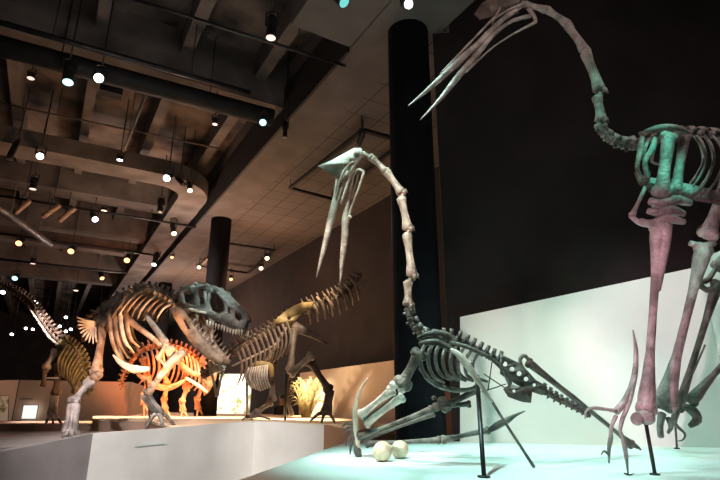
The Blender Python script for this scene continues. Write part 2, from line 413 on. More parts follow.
# find fractions along the parapet where x is 135 and 172
def proj(p):
    d = p - V((0, 0, EYE)); z = d.dot(V((0, CP, SP))); return 360 + F * d.x / z, 240 - F * d.dot(V((0, -SP, CP))) / z
def frac(x):
    return min((abs(proj(onwall(i / 400))[0] - x), i / 400) for i in range(401))[1]
fa, fb = onwall(frac(135)), onwall(frac(167))
textline('panel_lettering', (135, 446, fa.y - .002), (167, 443.4, fb.y - .002), 6, .7, 'ink_teal', 'thin teal line of lettering on the pale front panel')

def circ(x, y, r, n=9): return [(x + r * math.cos(6.283 * i / n), y + r * math.sin(6.283 * i / n)) for i in range(n)]
# ------------------------------------------------------------------ STANDING PTEROSAUR
r1 = thing('pterosaur_skeleton', G(655, 475, -.5), 'tall standing pterosaur skeleton lit pink and green, head at top of picture', 'skeleton')
Yb = 4.45
def S(mb, name, m, root, label=None):
    o = mb.build(name, m, root)
    if label: o['label'] = label
    return o
# neck: very long cervical vertebrae
def cerv(root, a, b, r, m, e=1.35, knob=0):
    mb = MB(); pa, pb = P(*a), P(*b); k = sc(pa) * r; d = pb - pa; t = d.normalized()
    back = V((1, 0, 0)) - t * t.x; back = back.normalized() if back.length > .2 else V((0, 0, 1))
    mb.tube([pa + d * q for q in (0, .05, .14, .3, .5, .7, .86, .95, 1)], [k * x for x in (.8, e, e * .95, 1.02, .9, .98, e * 1.02, e * 1.1, .85)], 9)
    sd = t.cross(back)
    for q in (-1, 1):
        mb.blob(pb + back * k * .5 + sd * (q * k * .75), k * .6, 1.5, t); mb.blob(pa + back * k * .4 + sd * (q * k * .6), k * .5, 1.5, t)
        mb.tube([pa + sd * (q * k * .8) + back * k * .3, pa.lerp(pb, .5) + sd * (q * k * .7) + back * k * .6, pb + sd * (q * k * .7) + back * k * .9], [k * .25, k * .2, k * .3], 6)
    if knob: mb.prism(pb + back * k * .6 - t * k, pb + back * (k * (1 + knob)), t, sd, k * 2, k * .5, k * 1.2, k * .3)
    return S(mb, 'neck_vertebra', m, root)
for a, bb, r, kn in (((524, 4), (546, 10), 2.9, 0), ((546, 9), (567, 24), 3.1, 0), ((567, 24), (585, 51), 3.6, .7), ((585, 51), (600, 92), 4.3, .8), ((597, 96), (601, 121), 4.2, .8)):
    cerv(r1, (*a, 4.36), (*bb, 4.38), r, 'bone_grey', 1.3, kn)
chain(r1, ((597, 124, 4.38), (603, 134, 4.4), (614, 142, 4.42), (628, 147, 4.44), (641, 144, 4.45)), 5, (4.2, 4.6), .96, (5, 6), (3, 3), (2, 2), V((.3, 0, 1)), 'bone_grey', .2, .8, 'neck_vertebra')
chain(r1, ((641, 141, Yb), (665, 135, Yb + .05), (690, 134, Yb + .12), (720, 136, Yb + .22), (770, 146, Yb + .4), (815, 162, Yb + .6)), 16, (4.4, 3), .94, (5, 4), (4, 3), (0, 0), V((0, 0, 1)), 'bone_grey', .1, .75)
# head
hd = MB()
cbone(((524, 3, 4.36), (500, 22, 4.33), (478, 44, 4.3), (455, 65, 4.27), (432, 86, 4.24), (408, 106, 4.2)), (3.2, 2.6, 3.2, 4.2, 2.6, .4), 18, 8, None, hd)
cbone(((516, -1, 4.36), (492, 20, 4.33), (466, 47, 4.29), (440, 74, 4.25)), (2.6, 1.3, 1.2, .9), 12, 6, None, hd)
sk = S(hd, 'skull', 'bone_grey', r1)
mb = MB(); poly = [(474, 14), (482, 3), (495, -5), (512, -7), (521, 1), (508, 9), (494, 16), (480, 20)]
mb.holed(poly, [], lambda x, y, w: P(x, y, 4.34 + w), .05); S(mb, 'crest', 'bone_umber', r1, 'thin brown skull crest')
mb = MB()
for pp, rr in (((((524, 3, 4.3), (508, 10, 4.3), (490, 22, 4.28))), (1.6, 1, 1)), (((518, 12, 4.42), (502, 20, 4.4), (485, 33, 4.36)), (1.6, 1, .9)), (((512, 2, 4.36), (506, 14, 4.36)), (1.3, 1)), (((500, 8, 4.3), (492, 24, 4.3)), (1, .9))): cbone(pp, rr, 8, 6, None, mb)
S(mb, 'skull_strut', 'bone_grey', sk)
mb = MB()
cbone(((530, 16, 4.4), (512, 21, 4.36), (494, 34, 4.33), (478, 53, 4.3), (460, 74, 4.27), (441, 98, 4.23), (420, 120, 4.2)), (2.2, 1.9, 2.4, 3.4, 3.3, 2, .4), 18, 8, None, mb)
cbone(((536, 22, 4.28), (515, 33, 4.27), (492, 48, 4.27), (466, 72, 4.26)), (1.5, .8, .8, 1.2), 12, 6, None, mb)
cbone(((528, 8, 4.38), (534, 16, 4.34), (536, 22, 4.28)), (2.4, 2, 1.4), 6, 6, None, mb)
S(mb, 'lower_jaw', 'bone_grey', r1)
# shoulder girdle, humeri, ribs, breastbone
S(cbone(((645, 132, 4.3), (658, 128, 4.25), (675, 128, 4.28), (690, 133, 4.32)), (2.5, 3.6, 3.4, 2), 12, 8, None), 'scapula', 'bone_grey', r1)
S(cbone(((642, 138, 4.3), (640, 152, 4.24), (637, 168, 4.22), (641, 176, 4.25)), (2.6, 3.2, 2.4, 1.8), 12), 'coracoid', 'bone_grey', r1)
S(cbone(((655, 137, 4.3), (652, 150, 4.26), (645, 162, 4.22), (648, 180, 4.24)), (2.2, 3.4, 2.8, 2), 12), 'coracoid', 'bone_grey', r1)
def humerus(root, a, bb, r, m):
    mb = long_bone(a, bb, r, 1.35, 1.5); A, B = P(*a), P(*bb); k = sc(A) * r; t = (B - A).normalized()
    s_ = t.cross(V((0, 1, 0))).normalized()
    mb.prism(A.lerp(B, .1) - s_ * k * .5, A.lerp(B, .16) - s_ * k * 2.1 , t, V((0, 1, 0)), k * 3.2, k, k * 2.2, k * .5)
    return S(mb, 'humerus', m, root)
S(long_bone((669, 135, 4.2), (661, 195, 4.15), 5.6, 1.3, 1.45), 'humerus', 'bone_grey', r1)
S(long_bone((685, 134, 4.42), (675, 193, 4.38), 4.4, 1.35, 1.5), 'humerus', 'bone_grey', r1)
for i, (x, lo, dx, Y) in enumerate(((652, 176, -8, 4.3), (697, 182, 9, 4.3), (705, 184, 9, 4.32), (713, 186, 10, 4.34), (722, 188, 10, 4.38), (731, 190, 10, 4.4),
                                   (664, 170, -12, 4.75), (694, 180, 9, 4.85), (704, 183, 9, 4.88), (714, 185, 10, 4.9), (724, 188, 10, 4.92))):
    S(cbone(((x, 136, 4.55 if Y < 4.6 else 4.65), (x + dx * .75, 146, Y - .06 if Y < 4.6 else Y + .05), (x + dx, 162, Y), (x + dx * .35, lo - 6, Y + .02), (x - 4, lo + 4, Y + .05 if Y < 4.6 else Y - .1)), (1.5, 1.9, 1.8, 1.7, 1.5), 14, 7, (V((0, 1, 0)), .7)), 'rib', 'bone_grey', r1)
mb = MB(); out = [(634, 172), (645, 176), (665, 180), (690, 184), (715, 190), (735, 198), (733, 207), (715, 204), (690, 200), (668, 199), (650, 193), (638, 184)]
mb.holed(out, [], lambda x, y, w: P(x, y, 4.48 + w + .0006 * (x - 685)), .16); S(mb, 'breastbone', 'bone_grey', r1)
S(long_bone((646, 186, 4.3), (632, 216, 4.2), 1.9, 1.2, 1.6), 'pteroid', 'bone_grey', r1)
S(cbone(((630, 216, 4.2), (641, 223, 4.18), (654, 226, 4.17)), (2, 3.4, 2.6), 8), 'pteroid', 'bone_grey', r1)
# elbow and long forearms
mb = cbone(((650, 201, 4.18), (662, 204, 4.15), (676, 200, 4.18), (690, 203, 4.24)), (4.2, 5.6, 5, 3.4), 12)
cbone(((648, 211, 4.17), (660, 213, 4.14), (672, 210, 4.15), (684, 214, 4.2)), (3.4, 4.8, 4.6, 3), 12, 8, None, mb)
cbone(((655, 206, 4.2), (664, 210, 4.2), (672, 206, 4.2)), (5, 6, 5), 8, 8, None, mb)
S(mb, 'elbow_joint', 'bone_grey', r1)
mb = long_bone((659, 226, 4.16), (646, 412, 4.14), 3.9, 2.2, 2.2)
cbone(((640, 221, 4.16), (652, 224, 4.14), (668, 219, 4.14), (684, 222, 4.18)), (3.4, 5.2, 5, 3), 10, 8, None, mb)
cbone(((663, 226, 4.15), (662, 250, 4.15), (657, 290, 4.15)), (9, 6.2, 3.6), 10, 8, None, mb)
S(mb, 'forearm', 'bone_grey', r1)
S(long_bone((728, 176, 4.62), (707, 236, 4.6), 5.2, 1.3, 1.7), 'humerus', 'bone_grey', r1)
mb = long_bone((704, 247, 4.6), (664, 407, 4.56), 4.1, 2.1, 2.4)
cbone(((690, 243, 4.6), (703, 247, 4.58), (714, 243, 4.6)), (3, 4.6, 3), 8, 8, None, mb); S(mb, 'forearm', 'bone_grey', r1)
S(cbone(((662, 414, 4.56), (660, 427, 4.54), (661, 437, 4.53)), (4.2, 3.2, 3.0), 8), 'wrist', 'bone_grey', r1)
S(cbone(((668, 418, 4.56), (671, 427, 4.55), (668, 433, 4.55)), (2.6, 2.6, 1.6), 8), 'wrist', 'bone_grey', r1)
mb = MB(); p = P(645, 417, 4.12); mb.blob(p, 9.5 * sc(p), .8, V((.3, 0, 1)), 10, 8); p = P(637, 419, 4.1); mb.blob(p, 6.5 * sc(p), 1, V((.3, 0, 1))); S(mb, 'wrist', 'bone_grey', r1)
# walking hand with the folded wing finger pointing up
wf = S(cbone(((633, 330, 4.2), (636, 352, 4.18), (634, 378, 4.14), (627, 398, 4.1), (616, 412, 4.07)), (.6, 2.3, 3.0, 3.7, 3.5), 18), 'wing_finger', 'bone_grey', r1)
S(cbone(((636, 375, 4.12), (630, 400, 4.08), (622, 420, 4.06)), (1.4, 2.4, 2.2), 10), 'wing_finger', 'bone_grey', r1)
for pts, rad in ((((616, 411, 4.06), (604, 409, 4.02), (592, 408, 3.98), (586, 411, 3.97), (585, 419, 3.97)), (2.4, 1.7, 2, 1.3, .5)),
                 (((616, 416, 4.06), (611, 428, 4.05), (611, 436, 4.05), (609, 448, 4.1), (609, 463, 4.13)), (2.2, 1.6, 2.4, 1.9, .8)),
                 (((622, 420, 4.06), (620, 432, 4.03), (623, 438, 4.02), (626, 456, 4.03), (628, 474, 4.04)), (2.2, 1.7, 2.6, 1.9, .7))):
    f = S(cbone(pts, rad, 14, 7), 'finger', 'bone_grey', r1)
S(cbone(((609, 455, 4.1), (604, 451, 4.08), (601, 455, 4.07)), (1.4, 1.2, .4), 8, 6), 'claw', 'bone_dark', r1)
S(cbone(((624, 473, 4.05), (629, 475, 4.04), (634, 473.5, 4.04)), (.7, 1, .4), 8, 6), 'claw', 'bone_grey', r1)
# hind legs (far; mostly dark bone material standing in for shade)
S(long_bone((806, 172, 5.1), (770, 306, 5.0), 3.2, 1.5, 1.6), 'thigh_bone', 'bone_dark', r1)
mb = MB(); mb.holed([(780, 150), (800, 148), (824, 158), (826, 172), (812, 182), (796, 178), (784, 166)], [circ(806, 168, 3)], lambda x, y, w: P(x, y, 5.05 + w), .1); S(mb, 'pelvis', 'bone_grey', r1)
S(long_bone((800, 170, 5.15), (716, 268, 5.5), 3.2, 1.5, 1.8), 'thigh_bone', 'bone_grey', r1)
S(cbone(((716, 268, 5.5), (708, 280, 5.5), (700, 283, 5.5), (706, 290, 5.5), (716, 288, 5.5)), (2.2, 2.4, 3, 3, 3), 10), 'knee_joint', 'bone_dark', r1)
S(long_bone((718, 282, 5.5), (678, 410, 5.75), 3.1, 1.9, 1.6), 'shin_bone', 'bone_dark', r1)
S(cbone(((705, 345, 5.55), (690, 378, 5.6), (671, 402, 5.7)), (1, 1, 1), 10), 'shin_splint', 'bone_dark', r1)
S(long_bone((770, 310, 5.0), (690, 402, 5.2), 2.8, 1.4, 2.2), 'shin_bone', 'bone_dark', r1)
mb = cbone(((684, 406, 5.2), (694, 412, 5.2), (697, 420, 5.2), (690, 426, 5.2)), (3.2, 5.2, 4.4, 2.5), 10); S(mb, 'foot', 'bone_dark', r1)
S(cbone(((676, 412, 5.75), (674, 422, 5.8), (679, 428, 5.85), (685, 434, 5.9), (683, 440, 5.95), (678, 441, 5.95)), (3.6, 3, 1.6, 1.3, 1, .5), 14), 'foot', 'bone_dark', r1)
def rodm(a, bpt, r, root, m='rod'):
    mb = MB(); A = P(*a); B = bpt; mb.tube([A, B], [r * sc(A), r * sc(B)], 8); p = MB()
    mb.tube([B, B + V((0, 0, .012))], [r * sc(B) * 2.6] * 2, 12, None, False); return S(mb, 'support_rod', m, root)
rodm((646, 424, 4.12), G(655, 475, -.5), 1.9, r1); rodm((675, 420, 5.8), G(677, 448.8, -.5), 1.1, r1)

# ------------------------------------------------------------------ CROUCHING PTEROSAUR
r2 = thing('pterosaur_skeleton', G(484, 477, -.5), 'dark crouching pterosaur skeleton with drooping beak, forelimbs spread over the floor', 'skeleton')
Y2 = 4.75
for a, bb, r, m in (((363, 154), (371, 158), 2.6, 'bone_warm'), ((372, 158), (386, 172), 3.0, 'bone_warm'), ((386, 171), (402, 194), 3.5, 'bone_warm'), ((401, 197), (408, 230), 3.9, 'bone_warm'), ((407, 233), (412, 277), 3.9, 'bone_warm'), ((408, 281), (408, 306), 3.9, 'bone_warm')):
    cerv(r2, (*a, Y2), (*bb, Y2), r, m, 1.3, .7)
chain(r2, ((407, 308, Y2), (411, 320, Y2), (417, 331, Y2), (427, 336, Y2), (440, 338, Y2)), 5, (3.8, 4.2), .95, (3.5, 4), (3, 3), (2, 2), V((.8, 0, .6)), 'bone_deep', .2, .8, 'neck_vertebra')
# head
mb = MB(); poly = [(317, 166), (330, 161), (343, 154), (354, 148), (361, 148), (364, 155), (358, 163), (352, 170), (343, 176), (336, 177), (326, 171)]
mb.holed(poly, [], lambda x, y, w: P(x, y, 4.72 + w), .05); S(mb, 'crest', 'crest', r2, 'pale greenish triangular head crest')
mb = cbone(((346, 172, 4.72), (338, 196, 4.7), (330, 224, 4.67), (323, 252, 4.64), (316.5, 277, 4.62)), (4.2, 3.4, 3.7, 2.6, .5), 18)
cbone(((338, 172, 4.72), (334, 196, 4.7), (327, 226, 4.67)), (1.6, 1.2, 1.8), 10, 6, None, mb)
cbone(((356, 160, 4.72), (350, 176, 4.7), (341, 204, 4.68)), (2.6, 1.8, 1.4), 10, 6, None, mb)
for x, y, q in ((357, 154, 4), (352, 160, 3.4), (346, 164, 2.8)): p = P(x, y, 4.7); mb.blob(p, q * sc(p), 1)
s2 = S(mb, 'skull', 'bone_warm', r2)
S(cbone(((354, 162, 4.66), (348, 166, 4.65), (340, 180, 4.66), (336, 198, 4.66)), (1.6, 1.4, 1, .9), 10, 6), 'skull_strut', 'bone_warm', s2)
mb = cbone(((353, 176, 4.74), (349, 196, 4.74), (345, 218, 4.72), (345, 235, 4.7), (342, 262, 4.67), (340, 285, 4.65)), (1.5, 1.4, 3.4, 3.7, 2.4, .5), 18)
cbone(((364, 172, 4.66), (358, 190, 4.67), (350, 212, 4.69), (347, 226, 4.7)), (1.6, 1.1, 1.4, 1.8), 12, 6, None, mb)
cbone(((353, 176, 4.74), (358, 170, 4.7), (364, 172, 4.66)), (1.6, 1.8, 1.6), 8, 6, None, mb)
cbone(((358, 175, 4.8), (352, 196, 4.78), (346, 214, 4.74)), (1, .9, 1.2), 10, 6, None, mb)
S(mb, 'lower_jaw', 'bone_warm', r2)
mb = MB(); p = P(350, 217, 4.62); mb.blob(p, 2 * sc(p)); S(mb, 'bulb', 'bone_cream', r2)
# back, pierced sacrum, tail
chain(r2, ((440, 337, Y2), (455, 339, Y2), (470, 346, Y2), (488, 356, Y2), (503, 362, Y2)), 9, (4, 4), .93, (5.5, 6), (4, 3.5), (0, 0), V((.15, 0, 1)), 'bone_dark', .05, .62)
mb = MB(); out = [(500, 354), (509, 358), (519, 363), (528, 371), (536, 380), (545, 385), (548, 396), (538, 394), (526, 390), (512, 382), (500, 374)]
mb.holed(out, [circ(505, 364, 2.4), circ(512, 369, 2.4), circ(519, 373.5, 2.5), circ(526, 379, 2.3), circ(534, 385, 1.7)], lambda x, y, w: P(x, y, 4.7 + w), .07); S(mb, 'sacrum', 'bone_dark', r2)
chain(r2, ((540, 388, 4.74), (556, 398, 4.78), (572, 406, 4.85), (590, 416, 4.95)), 9, (3.6, 2.2), .93, (3.8, 2), (2, 1), (2, 1), V((0, 0, 1)), 'bone_dark', .1, .6, 'tail_vertebra')
mb = MB(); mb.holed([(503, 389), (510, 384), (522, 387), (533, 385), (531, 403), (522, 402), (508, 397)], [circ(514, 391, 1.6)], lambda x, y, w: P(x, y, 4.6 + w), .05); S(mb, 'pelvis', 'bone_umber', r2)
mb = cbone(((450, 342, 4.6), (470, 348, 4.56), (490, 358, 4.55), (503, 370, 4.56), (510, 384, 4.6)), (2, 2.2, 2, 2, 2.4), 16); S(mb, 'scapula', 'bone_deep', r2)
S(cbone(((418, 338, 4.65), (432, 333, 4.6), (448, 335, 4.6), (456, 344, 4.6)), (2, 3, 3, 2), 12), 'scapula', 'bone_deep', r2)
S(cbone(((420, 344, 4.6), (436, 342, 4.56), (452, 350, 4.56)), (3, 3.6, 3.4), 10), 'coracoid', 'bone_dark', r2)
# ribs
for i in range(8):
    x = 428 + i * 7.2; y = 341 + max(0, i - 2) * 2.4; sh = 1 - .05 * i
    for Y, m in ((4.5, 'bone_deep'), (5.0, 'bone_deep')):
        f = -1 if Y < 4.7 else 1
        S(cbone(((x, y, Y2), (x - 6, y + 10, Y + f * .05), (x - 7 * sh, y + 24, Y), (x - 1, y + 36 * sh + 2, Y), (x + 9, y + 44 * sh, Y - f * .12)), (1.3, 1.9, 2.1, 1.9, 1.3), 14, 7, (V((0, 1, 0)), .6)), 'rib', m, r2)
S(cbone(((420, 368, 4.62), (432, 382, 4.6), (448, 389, 4.6), (466, 390, 4.62), (480, 386, 4.64)), (2, 2.6, 2.6, 2.2, 1.6), 14), 'breastbone', 'bone_deep', r2)
# near forelimb
S(long_bone((420, 352, 4.5), (401, 386, 4.56), 4.8, 1.5, 1.75), 'humerus', 'bone_deep', r2)
mb = MB()
for x, y, q in ((394, 385, 5), (402, 389, 5), (408, 384, 4.5)): p = P(x, y, 4.56); mb.blob(p, q * sc(p), .9)
S(mb, 'elbow_joint', 'bone_pale', r2)
S(long_bone((392, 390, 4.62), (361, 415, 5.15), 3.2, 1.5, 1.5), 'forearm', 'bone_pale', r2)
S(long_bone((402, 397, 4.66), (366, 424, 5.2), 3.0, 1.5, 1.5), 'forearm', 'bone_pale', r2)
S(cbone(((398, 393, 4.62), (382, 406, 4.86), (364, 420, 5.1)), (1.2, 1.1, 1.2), 10), 'tendon_rod', 'rod', r2)
S(cbone(((367.5, 378, 5.05), (361, 388, 5.1), (357, 398, 5.12), (355, 413, 5.2), (356, 430, 5.28), (358, 447, 5.32)), (.5, 1.3, 1.9, 2.6, 2.8, 2.2), 20), 'wing_finger', 'bone_cream', r2)
S(cbone(((356, 446, 5.32), (358, 453, 5.33), (360, 457, 5.34)), (2.6, 4.2, 2.6), 8), 'wrist', 'bone_dark', r2)
for a, c in (((354, 428), (343, 434)), ((354, 432), (346, 446)), ((354, 438), (350, 455)), ((353, 424), (342, 427))):
    S(cbone(((*a, 5.3), ((a[0] + c[0]) / 2 - 1, (a[1] + c[1]) / 2 - 2, 5.32), (*c, 5.34)), (1.6, 1.5, .6), 8, 6), 'finger', 'bone_dark', r2)
# far forelimb / hind limbs lying low
S(long_bone((478, 389, 4.85), (446, 406, 4.95), 3.0, 1.4, 1.5), 'thigh_bone', 'bone_deep', r2)
mb = MB()
for x, y, q in ((442, 401, 5), (436, 407, 5), (445, 409, 4.4), (434, 398, 2.6)): p = P(x, y, 4.98); mb.blob(p, q * sc(p), .9)
S(mb, 'knee_joint', 'bone_dark', r2)
S(long_bone((432, 409, 5.0), (358, 437, 5.25), 2.0, 1.7, 1.6), 'shin_bone', 'bone_deep', r2)
S(long_bone((434, 414, 5.1), (360, 441, 5.4), 1.6, 1.5, 1.6), 'shin_splint', 'bone_dark', r2)
S(long_bone((440, 440, 5.4), (366, 444, 5.5), 2.2, 1.5, 1.5), 'shin_bone', 'bone_deep', r2)
S(long_bone((489, 430, 5.3), (442, 440, 5.4), 2.4, 1.4, 1.6), 'thigh_bone', 'bone_deep', r2)
S(cbone(((488, 431, 5.3), (500, 424, 5.25), (508, 420, 5.2), (516, 415, 5.2), (525, 411, 5.2)), (2.4, 3.6, 3.4, 1.6, .5), 14), 'foot', 'bone_dark', r2)
S(long_bone((470, 404, 4.9), (444, 406, 4.95), 2.2, 1.4, 1.4), 'shin_splint', 'bone_deep', r2)
# pink wing bone slanting to the floor
wbt = G(535, 468, -.5)
S(cbone(((451, 350, 4.42), (458, 354, 4.4), (468, 366, 4.39), (480, 384, 4.4), (492, 402, 4.43)), (2.2, 3.9, 3.3, 2.1, 1.5), 16), 'wing_bone', 'bone_pale', r2, 'pale wing bone')
S(cbone(((491, 400, 4.43), (508, 427, 4.46), (534, 467, 4.49)), (1.5, 1.4, 1.7), 10), 'wing_finger', 'bone_deep', r2)
# wing spread backwards
S(cbone(((530, 376, 4.72), (523, 368, 4.7), (520, 360, 4.7), (524, 355.5, 4.7), (529, 360, 4.7)), (1.8, 1.7, 1.7, 2, 1.8), 14), 'femur_head', 'bone_deep', r2)
S(long_bone((528, 362, 4.7), (590, 411, 5.2), 2.9, 1.5, .9), 'wing_bone', 'bone_umber', r2)
S(long_bone((588, 409, 5.18), (632, 445, 5.56), 2.1, 1.1, 2.0), 'wing_bone', 'bone_dark', r2)
S(cbone(((535, 371, 4.74), (565, 393, 5.0), (594, 415, 5.25)), (.9, .9, .9), 10), 'wing_strut', 'bone_umber', r2)
S(cbone(((632, 444, 5.56), (638, 447.5, 5.58), (641, 450, 5.6)), (3.2, 2, .7), 8), 'claw', 'bone_dark', r2)
rodm((477, 376, 4.62), G(484, 477.5, -.5), 2.5, r2)
for a, c in (((484, 374, 4.62), (505, 388, 4.62)), ((492, 362, 4.7), (488, 390, 4.6)), ((482, 392, 4.6), (506, 384, 4.62))): S(cbone((a, c), (.6, .6), 3, 6), 'brace_wire', 'rod', r2)
# eggs on the platform
for x, y, yb, r, nm, lab in ((382.5, 0, 461.5, 9.6, .95, 'larger cream egg on the pale platform, in front of its twin'), (400, 0, 458.5, 8.6, .95, 'smaller cream egg on the pale platform, right of and behind its twin')):
    g = G(x, yb, -.5); k = sc(g); mb = MB(); R = r * k; mb.blob(g + V((0, 0, R * .99)), R, 1.08, V((.5, .6, .15)), 20, 14)
    o = mb.build('egg', 'egg', None, True, g); tag(o, lab, 'egg', 'eggs beside the crouching pterosaur')

# ------------------------------------------------------------------ BIG MEAT EATER (left of centre)
r3 = thing('tyrannosaur_skeleton', G(160, 426, -.44), 'big tyrannosaur skeleton with open toothed skull lunging right over the deck', 'skeleton')
YT = 10.4
sp3 = chain(r3, ((104, 312, 10.3), (116, 300, 10.35), (132, 292, 10.4), (148, 289, 10.4), (162, 293, 10.4), (176, 301, 10.4)), 14, (4, 4.4), .93, (3.4, 4.2), (3, 4), (0, 0), V((0, 0, 1)), 'bone_skull', .05, .6)
chain(r3, ((176, 302, 10.4), (184, 304, 10.4), (192, 303, 10.4), (199, 300, 10.4)), 5, (4.6, 4.4), .95, (4, 4), (4, 4), (2, 2), V((0, 0, 1)), 'bone_skull', .05, .7, 'neck_vertebra')
# tail receding behind the hips: chevrons seen as a fan
chain(r3, ((104, 314, 10.4), (94, 322, 10.9), (88, 328, 11.6), (84, 331, 12.6), (83, 330, 14)), 13, (5, 3), .9, (8, 6), (6, 3), (9, 6), V((0, 0, 1)), 'bone_tan', .3, .5, 'tail_vertebra')
for i, (x, y) in enumerate(((77, 317), (77.5, 321), (78, 325), (79, 329), (80.5, 333), (82.5, 337), (85.5, 340), (89, 342.5), (93, 343.5), (96.5, 342))):
    S(cbone(((98 - i * .2, 322 + i * .5, 10.1), (x * .5 + 47, y * .5 + 162, 9.95), (x, y, 9.85)), (1.0, 1.3, .8), 8, 6), 'chevron', 'bone_cream', r3)
# pelvis
mb = MB(); mb.holed([(95, 321), (99, 310), (107, 301), (117, 293), (125, 291), (122, 303), (115, 313), (110, 323), (102, 328)], [circ(108, 315, 2.5)], lambda x, y, w: P(x, y, 10.05 + w), .12); S(mb, 'hip_bone', 'bone_skull', r3)
S(cbone(((113, 355, 9.9), (121, 363, 9.9), (133, 369, 9.9), (149, 369, 10.0)), (.8, 3, 4.2, 2.2), 14, 8, (V((0, 1, 0)), .6)), 'pubic_boot', 'bone_cream', r3)
S(cbone(((112, 322, 10.2), (118, 340, 10.2), (122, 362, 10.15)), (3, 2.2, 2.4), 10), 'pubis', 'bone_tan', r3)
# ribs sweep back and down
for i in range(12):
    t = i / 11; q = proj(sp3[min(13, 2 + i)]); x, y = q
    for near in (1, 0):
        Y = 9.8 if near else 10.95; dx = 0 if near else 4; e = .15 if near else -.1
        if i < 4: pts = ((x, y + 1, 10.4), (x - 5 + dx, y + 8, Y + e), (x - 5 + dx, y + 26, Y), (x - 1 + dx, y + 46, Y), (x + 8 + dx, y + 64 - 3 * i, Y + 1.5 * e)); rr = (1.3, 1.9, 2.3, 2.2, 1.0)
        else: k = 1 - .055 * (i - 4); pts = ((x, y + 1, 10.4), (x - 6 * k + dx, y + 5, Y + e), (x - 16 * k + dx, y + 14 * k, Y), (x - 24 * k + dx, y + 25 * k, Y), (x - 28 * k + dx, y + 36 * k, Y + 1.5 * e)); rr = (1.3, 1.9, 2.1, 1.8, .9)
        S(cbone(pts, rr, 16, 7, (V((0, 1, 0)), .6)), 'rib', ('bone_tan', 'bone_brown', 'bone_cream')[i % 3] if near else 'bone_brown', r3)
# shoulder blade and small arm
S(cbone(((146, 316, 9.7), (156, 329, 9.6), (166, 343, 9.6)), (2, 3, 3.8), 10, 8, (V((0, 1, 0)), .5)), 'scapula', 'bone_skull', r3)
S(long_bone((166, 344, 9.6), (158, 358, 9.5), 2, 1.5, 1.5), 'arm_bone', 'bone_tan', r3)
S(long_bone((158, 358, 9.5), (166, 366, 9.4), 1.5, 1.4, 1.4), 'forearm', 'bone_tan', r3)
# legs
S(long_bone((124, 317, 9.9), (172, 352, 9.6), 2.7, 1.6, 1.8), 'thigh_bone', 'bone_tan', r3)
mb = long_bone((176, 356, 9.8), (147, 394, 10.1), 3.0, 2.0, 1.5); cbone(((184, 352, 9.6), (172, 362, 9.6), (158, 378, 9.65)), (4.6, 5, 3), 10, 8, None, mb); S(mb, 'shin_bone', 'bone_skull', r3)
foot(r3, (146, 396, 10.1), (158, 413, 10.3), ((148, 424, 10.2), (163, 426, 10.2), (173, 423.5, 10.5)), 3.2, 'bone_skull')
S(long_bone((104, 321, 10.2), (96, 373, 9.7), 3.7, 1.5, 1.5), 'thigh_bone', 'bone_tan', r3)
mb = MB()
for x, y, q in ((95, 378, 5), (89, 381, 5), (99, 375, 4)): p = P(x, y, 9.6); mb.blob(p, q * sc(p))
S(mb, 'knee_joint', 'bone_brown', r3)
mb = long_bone((90, 382, 9.5), (73, 402, 9.15), 3.4, 1.5, 1.6)
S(mb, 'shin_bone', 'bone_grey', r3)
foot(r3, (74, 405, 9.1), (70, 432, 9.0), ((63, 439, 8.9), (72, 440, 8.85), (81, 438, 9.0)), 3.8, 'bone_grey', 'bone_dark')
rodm((146, 380, 9.8), G(150, 422.5, -.41), .9, r3)
# skull: two pierced side walls joined by a roof
sa, sb = P(190, 303, 10.5), P(247, 321, 9.95)
ax = (sb - sa).normalized(); sd = V((0, 0, 1)).cross(ax).normalized()
if sd.y > 0: sd = -sd
def skpt(x, y, off):
    t = max(0, min(1, (x - 185) / 62)); Y = 10.5 + (9.95 - 10.5) * t
    hw = .33 * (1 - .72 * t ** 1.3)
    return P(x, y, Y) + sd * (off * hw)
outl = [(188, 299), (191, 294), (196, 290), (202, 287.5), (208, 285.5), (215, 287), (222, 291), (228, 297), (234, 302), (240, 307), (246, 314), (249, 321), (248, 327), (244, 330), (237, 330), (229, 326), (221, 322), (213, 317), (206, 313), (200, 311), (194, 311), (190, 307)]
hol = [[(194, 296), (200, 292), (204, 298), (202, 307), (196, 305)], [(207, 292), (212, 290), (216, 294), (214, 306), (209, 307)], [(218, 294), (223, 296), (229, 303), (231, 311), (226, 316), (219, 312), (217, 304)], [(232.5, 307), (235.5, 310), (235, 315.5), (232.5, 313.5)], [(239, 312), (243.5, 314.5), (245.5, 319), (243, 322.5), (239, 318.5)]]
mb = MB()
for s_ in (1, -1): mb.holed(outl, hol, lambda x, y, w, s_=s_: skpt(x, y, s_ * (1 + w)), .16)
n = 15; top = outl[:12]
vs = []; fs = []
for (x, y) in top: vs += [skpt(x, y, 1.02), skpt(x, y - 1.5, 0), skpt(x, y, -1.02)]
for i in range(len(top) - 1):
    for j in (0, 1): fs.append([3 * i + j, 3 * i + j + 1, 3 * i + 4 + j, 3 * i + 3 + j])
mb.add(vs, fs)
for q in ((205, 287), (214, 288), (222, 292), (186, 299), (192, 292)):
    for s_ in (1, -1): p = skpt(*q, s_ * .95); mb.blob(p, 2.6 * sc(p), 1.3, ax)
cbone(((205, 291, 10.05), (205.5, 300, 10.05), (206, 311, 10.05)), (1.8, 1.6, 2), 8, 7, None, mb); k3 = S(mb, 'skull', 'bone_skull', r3)
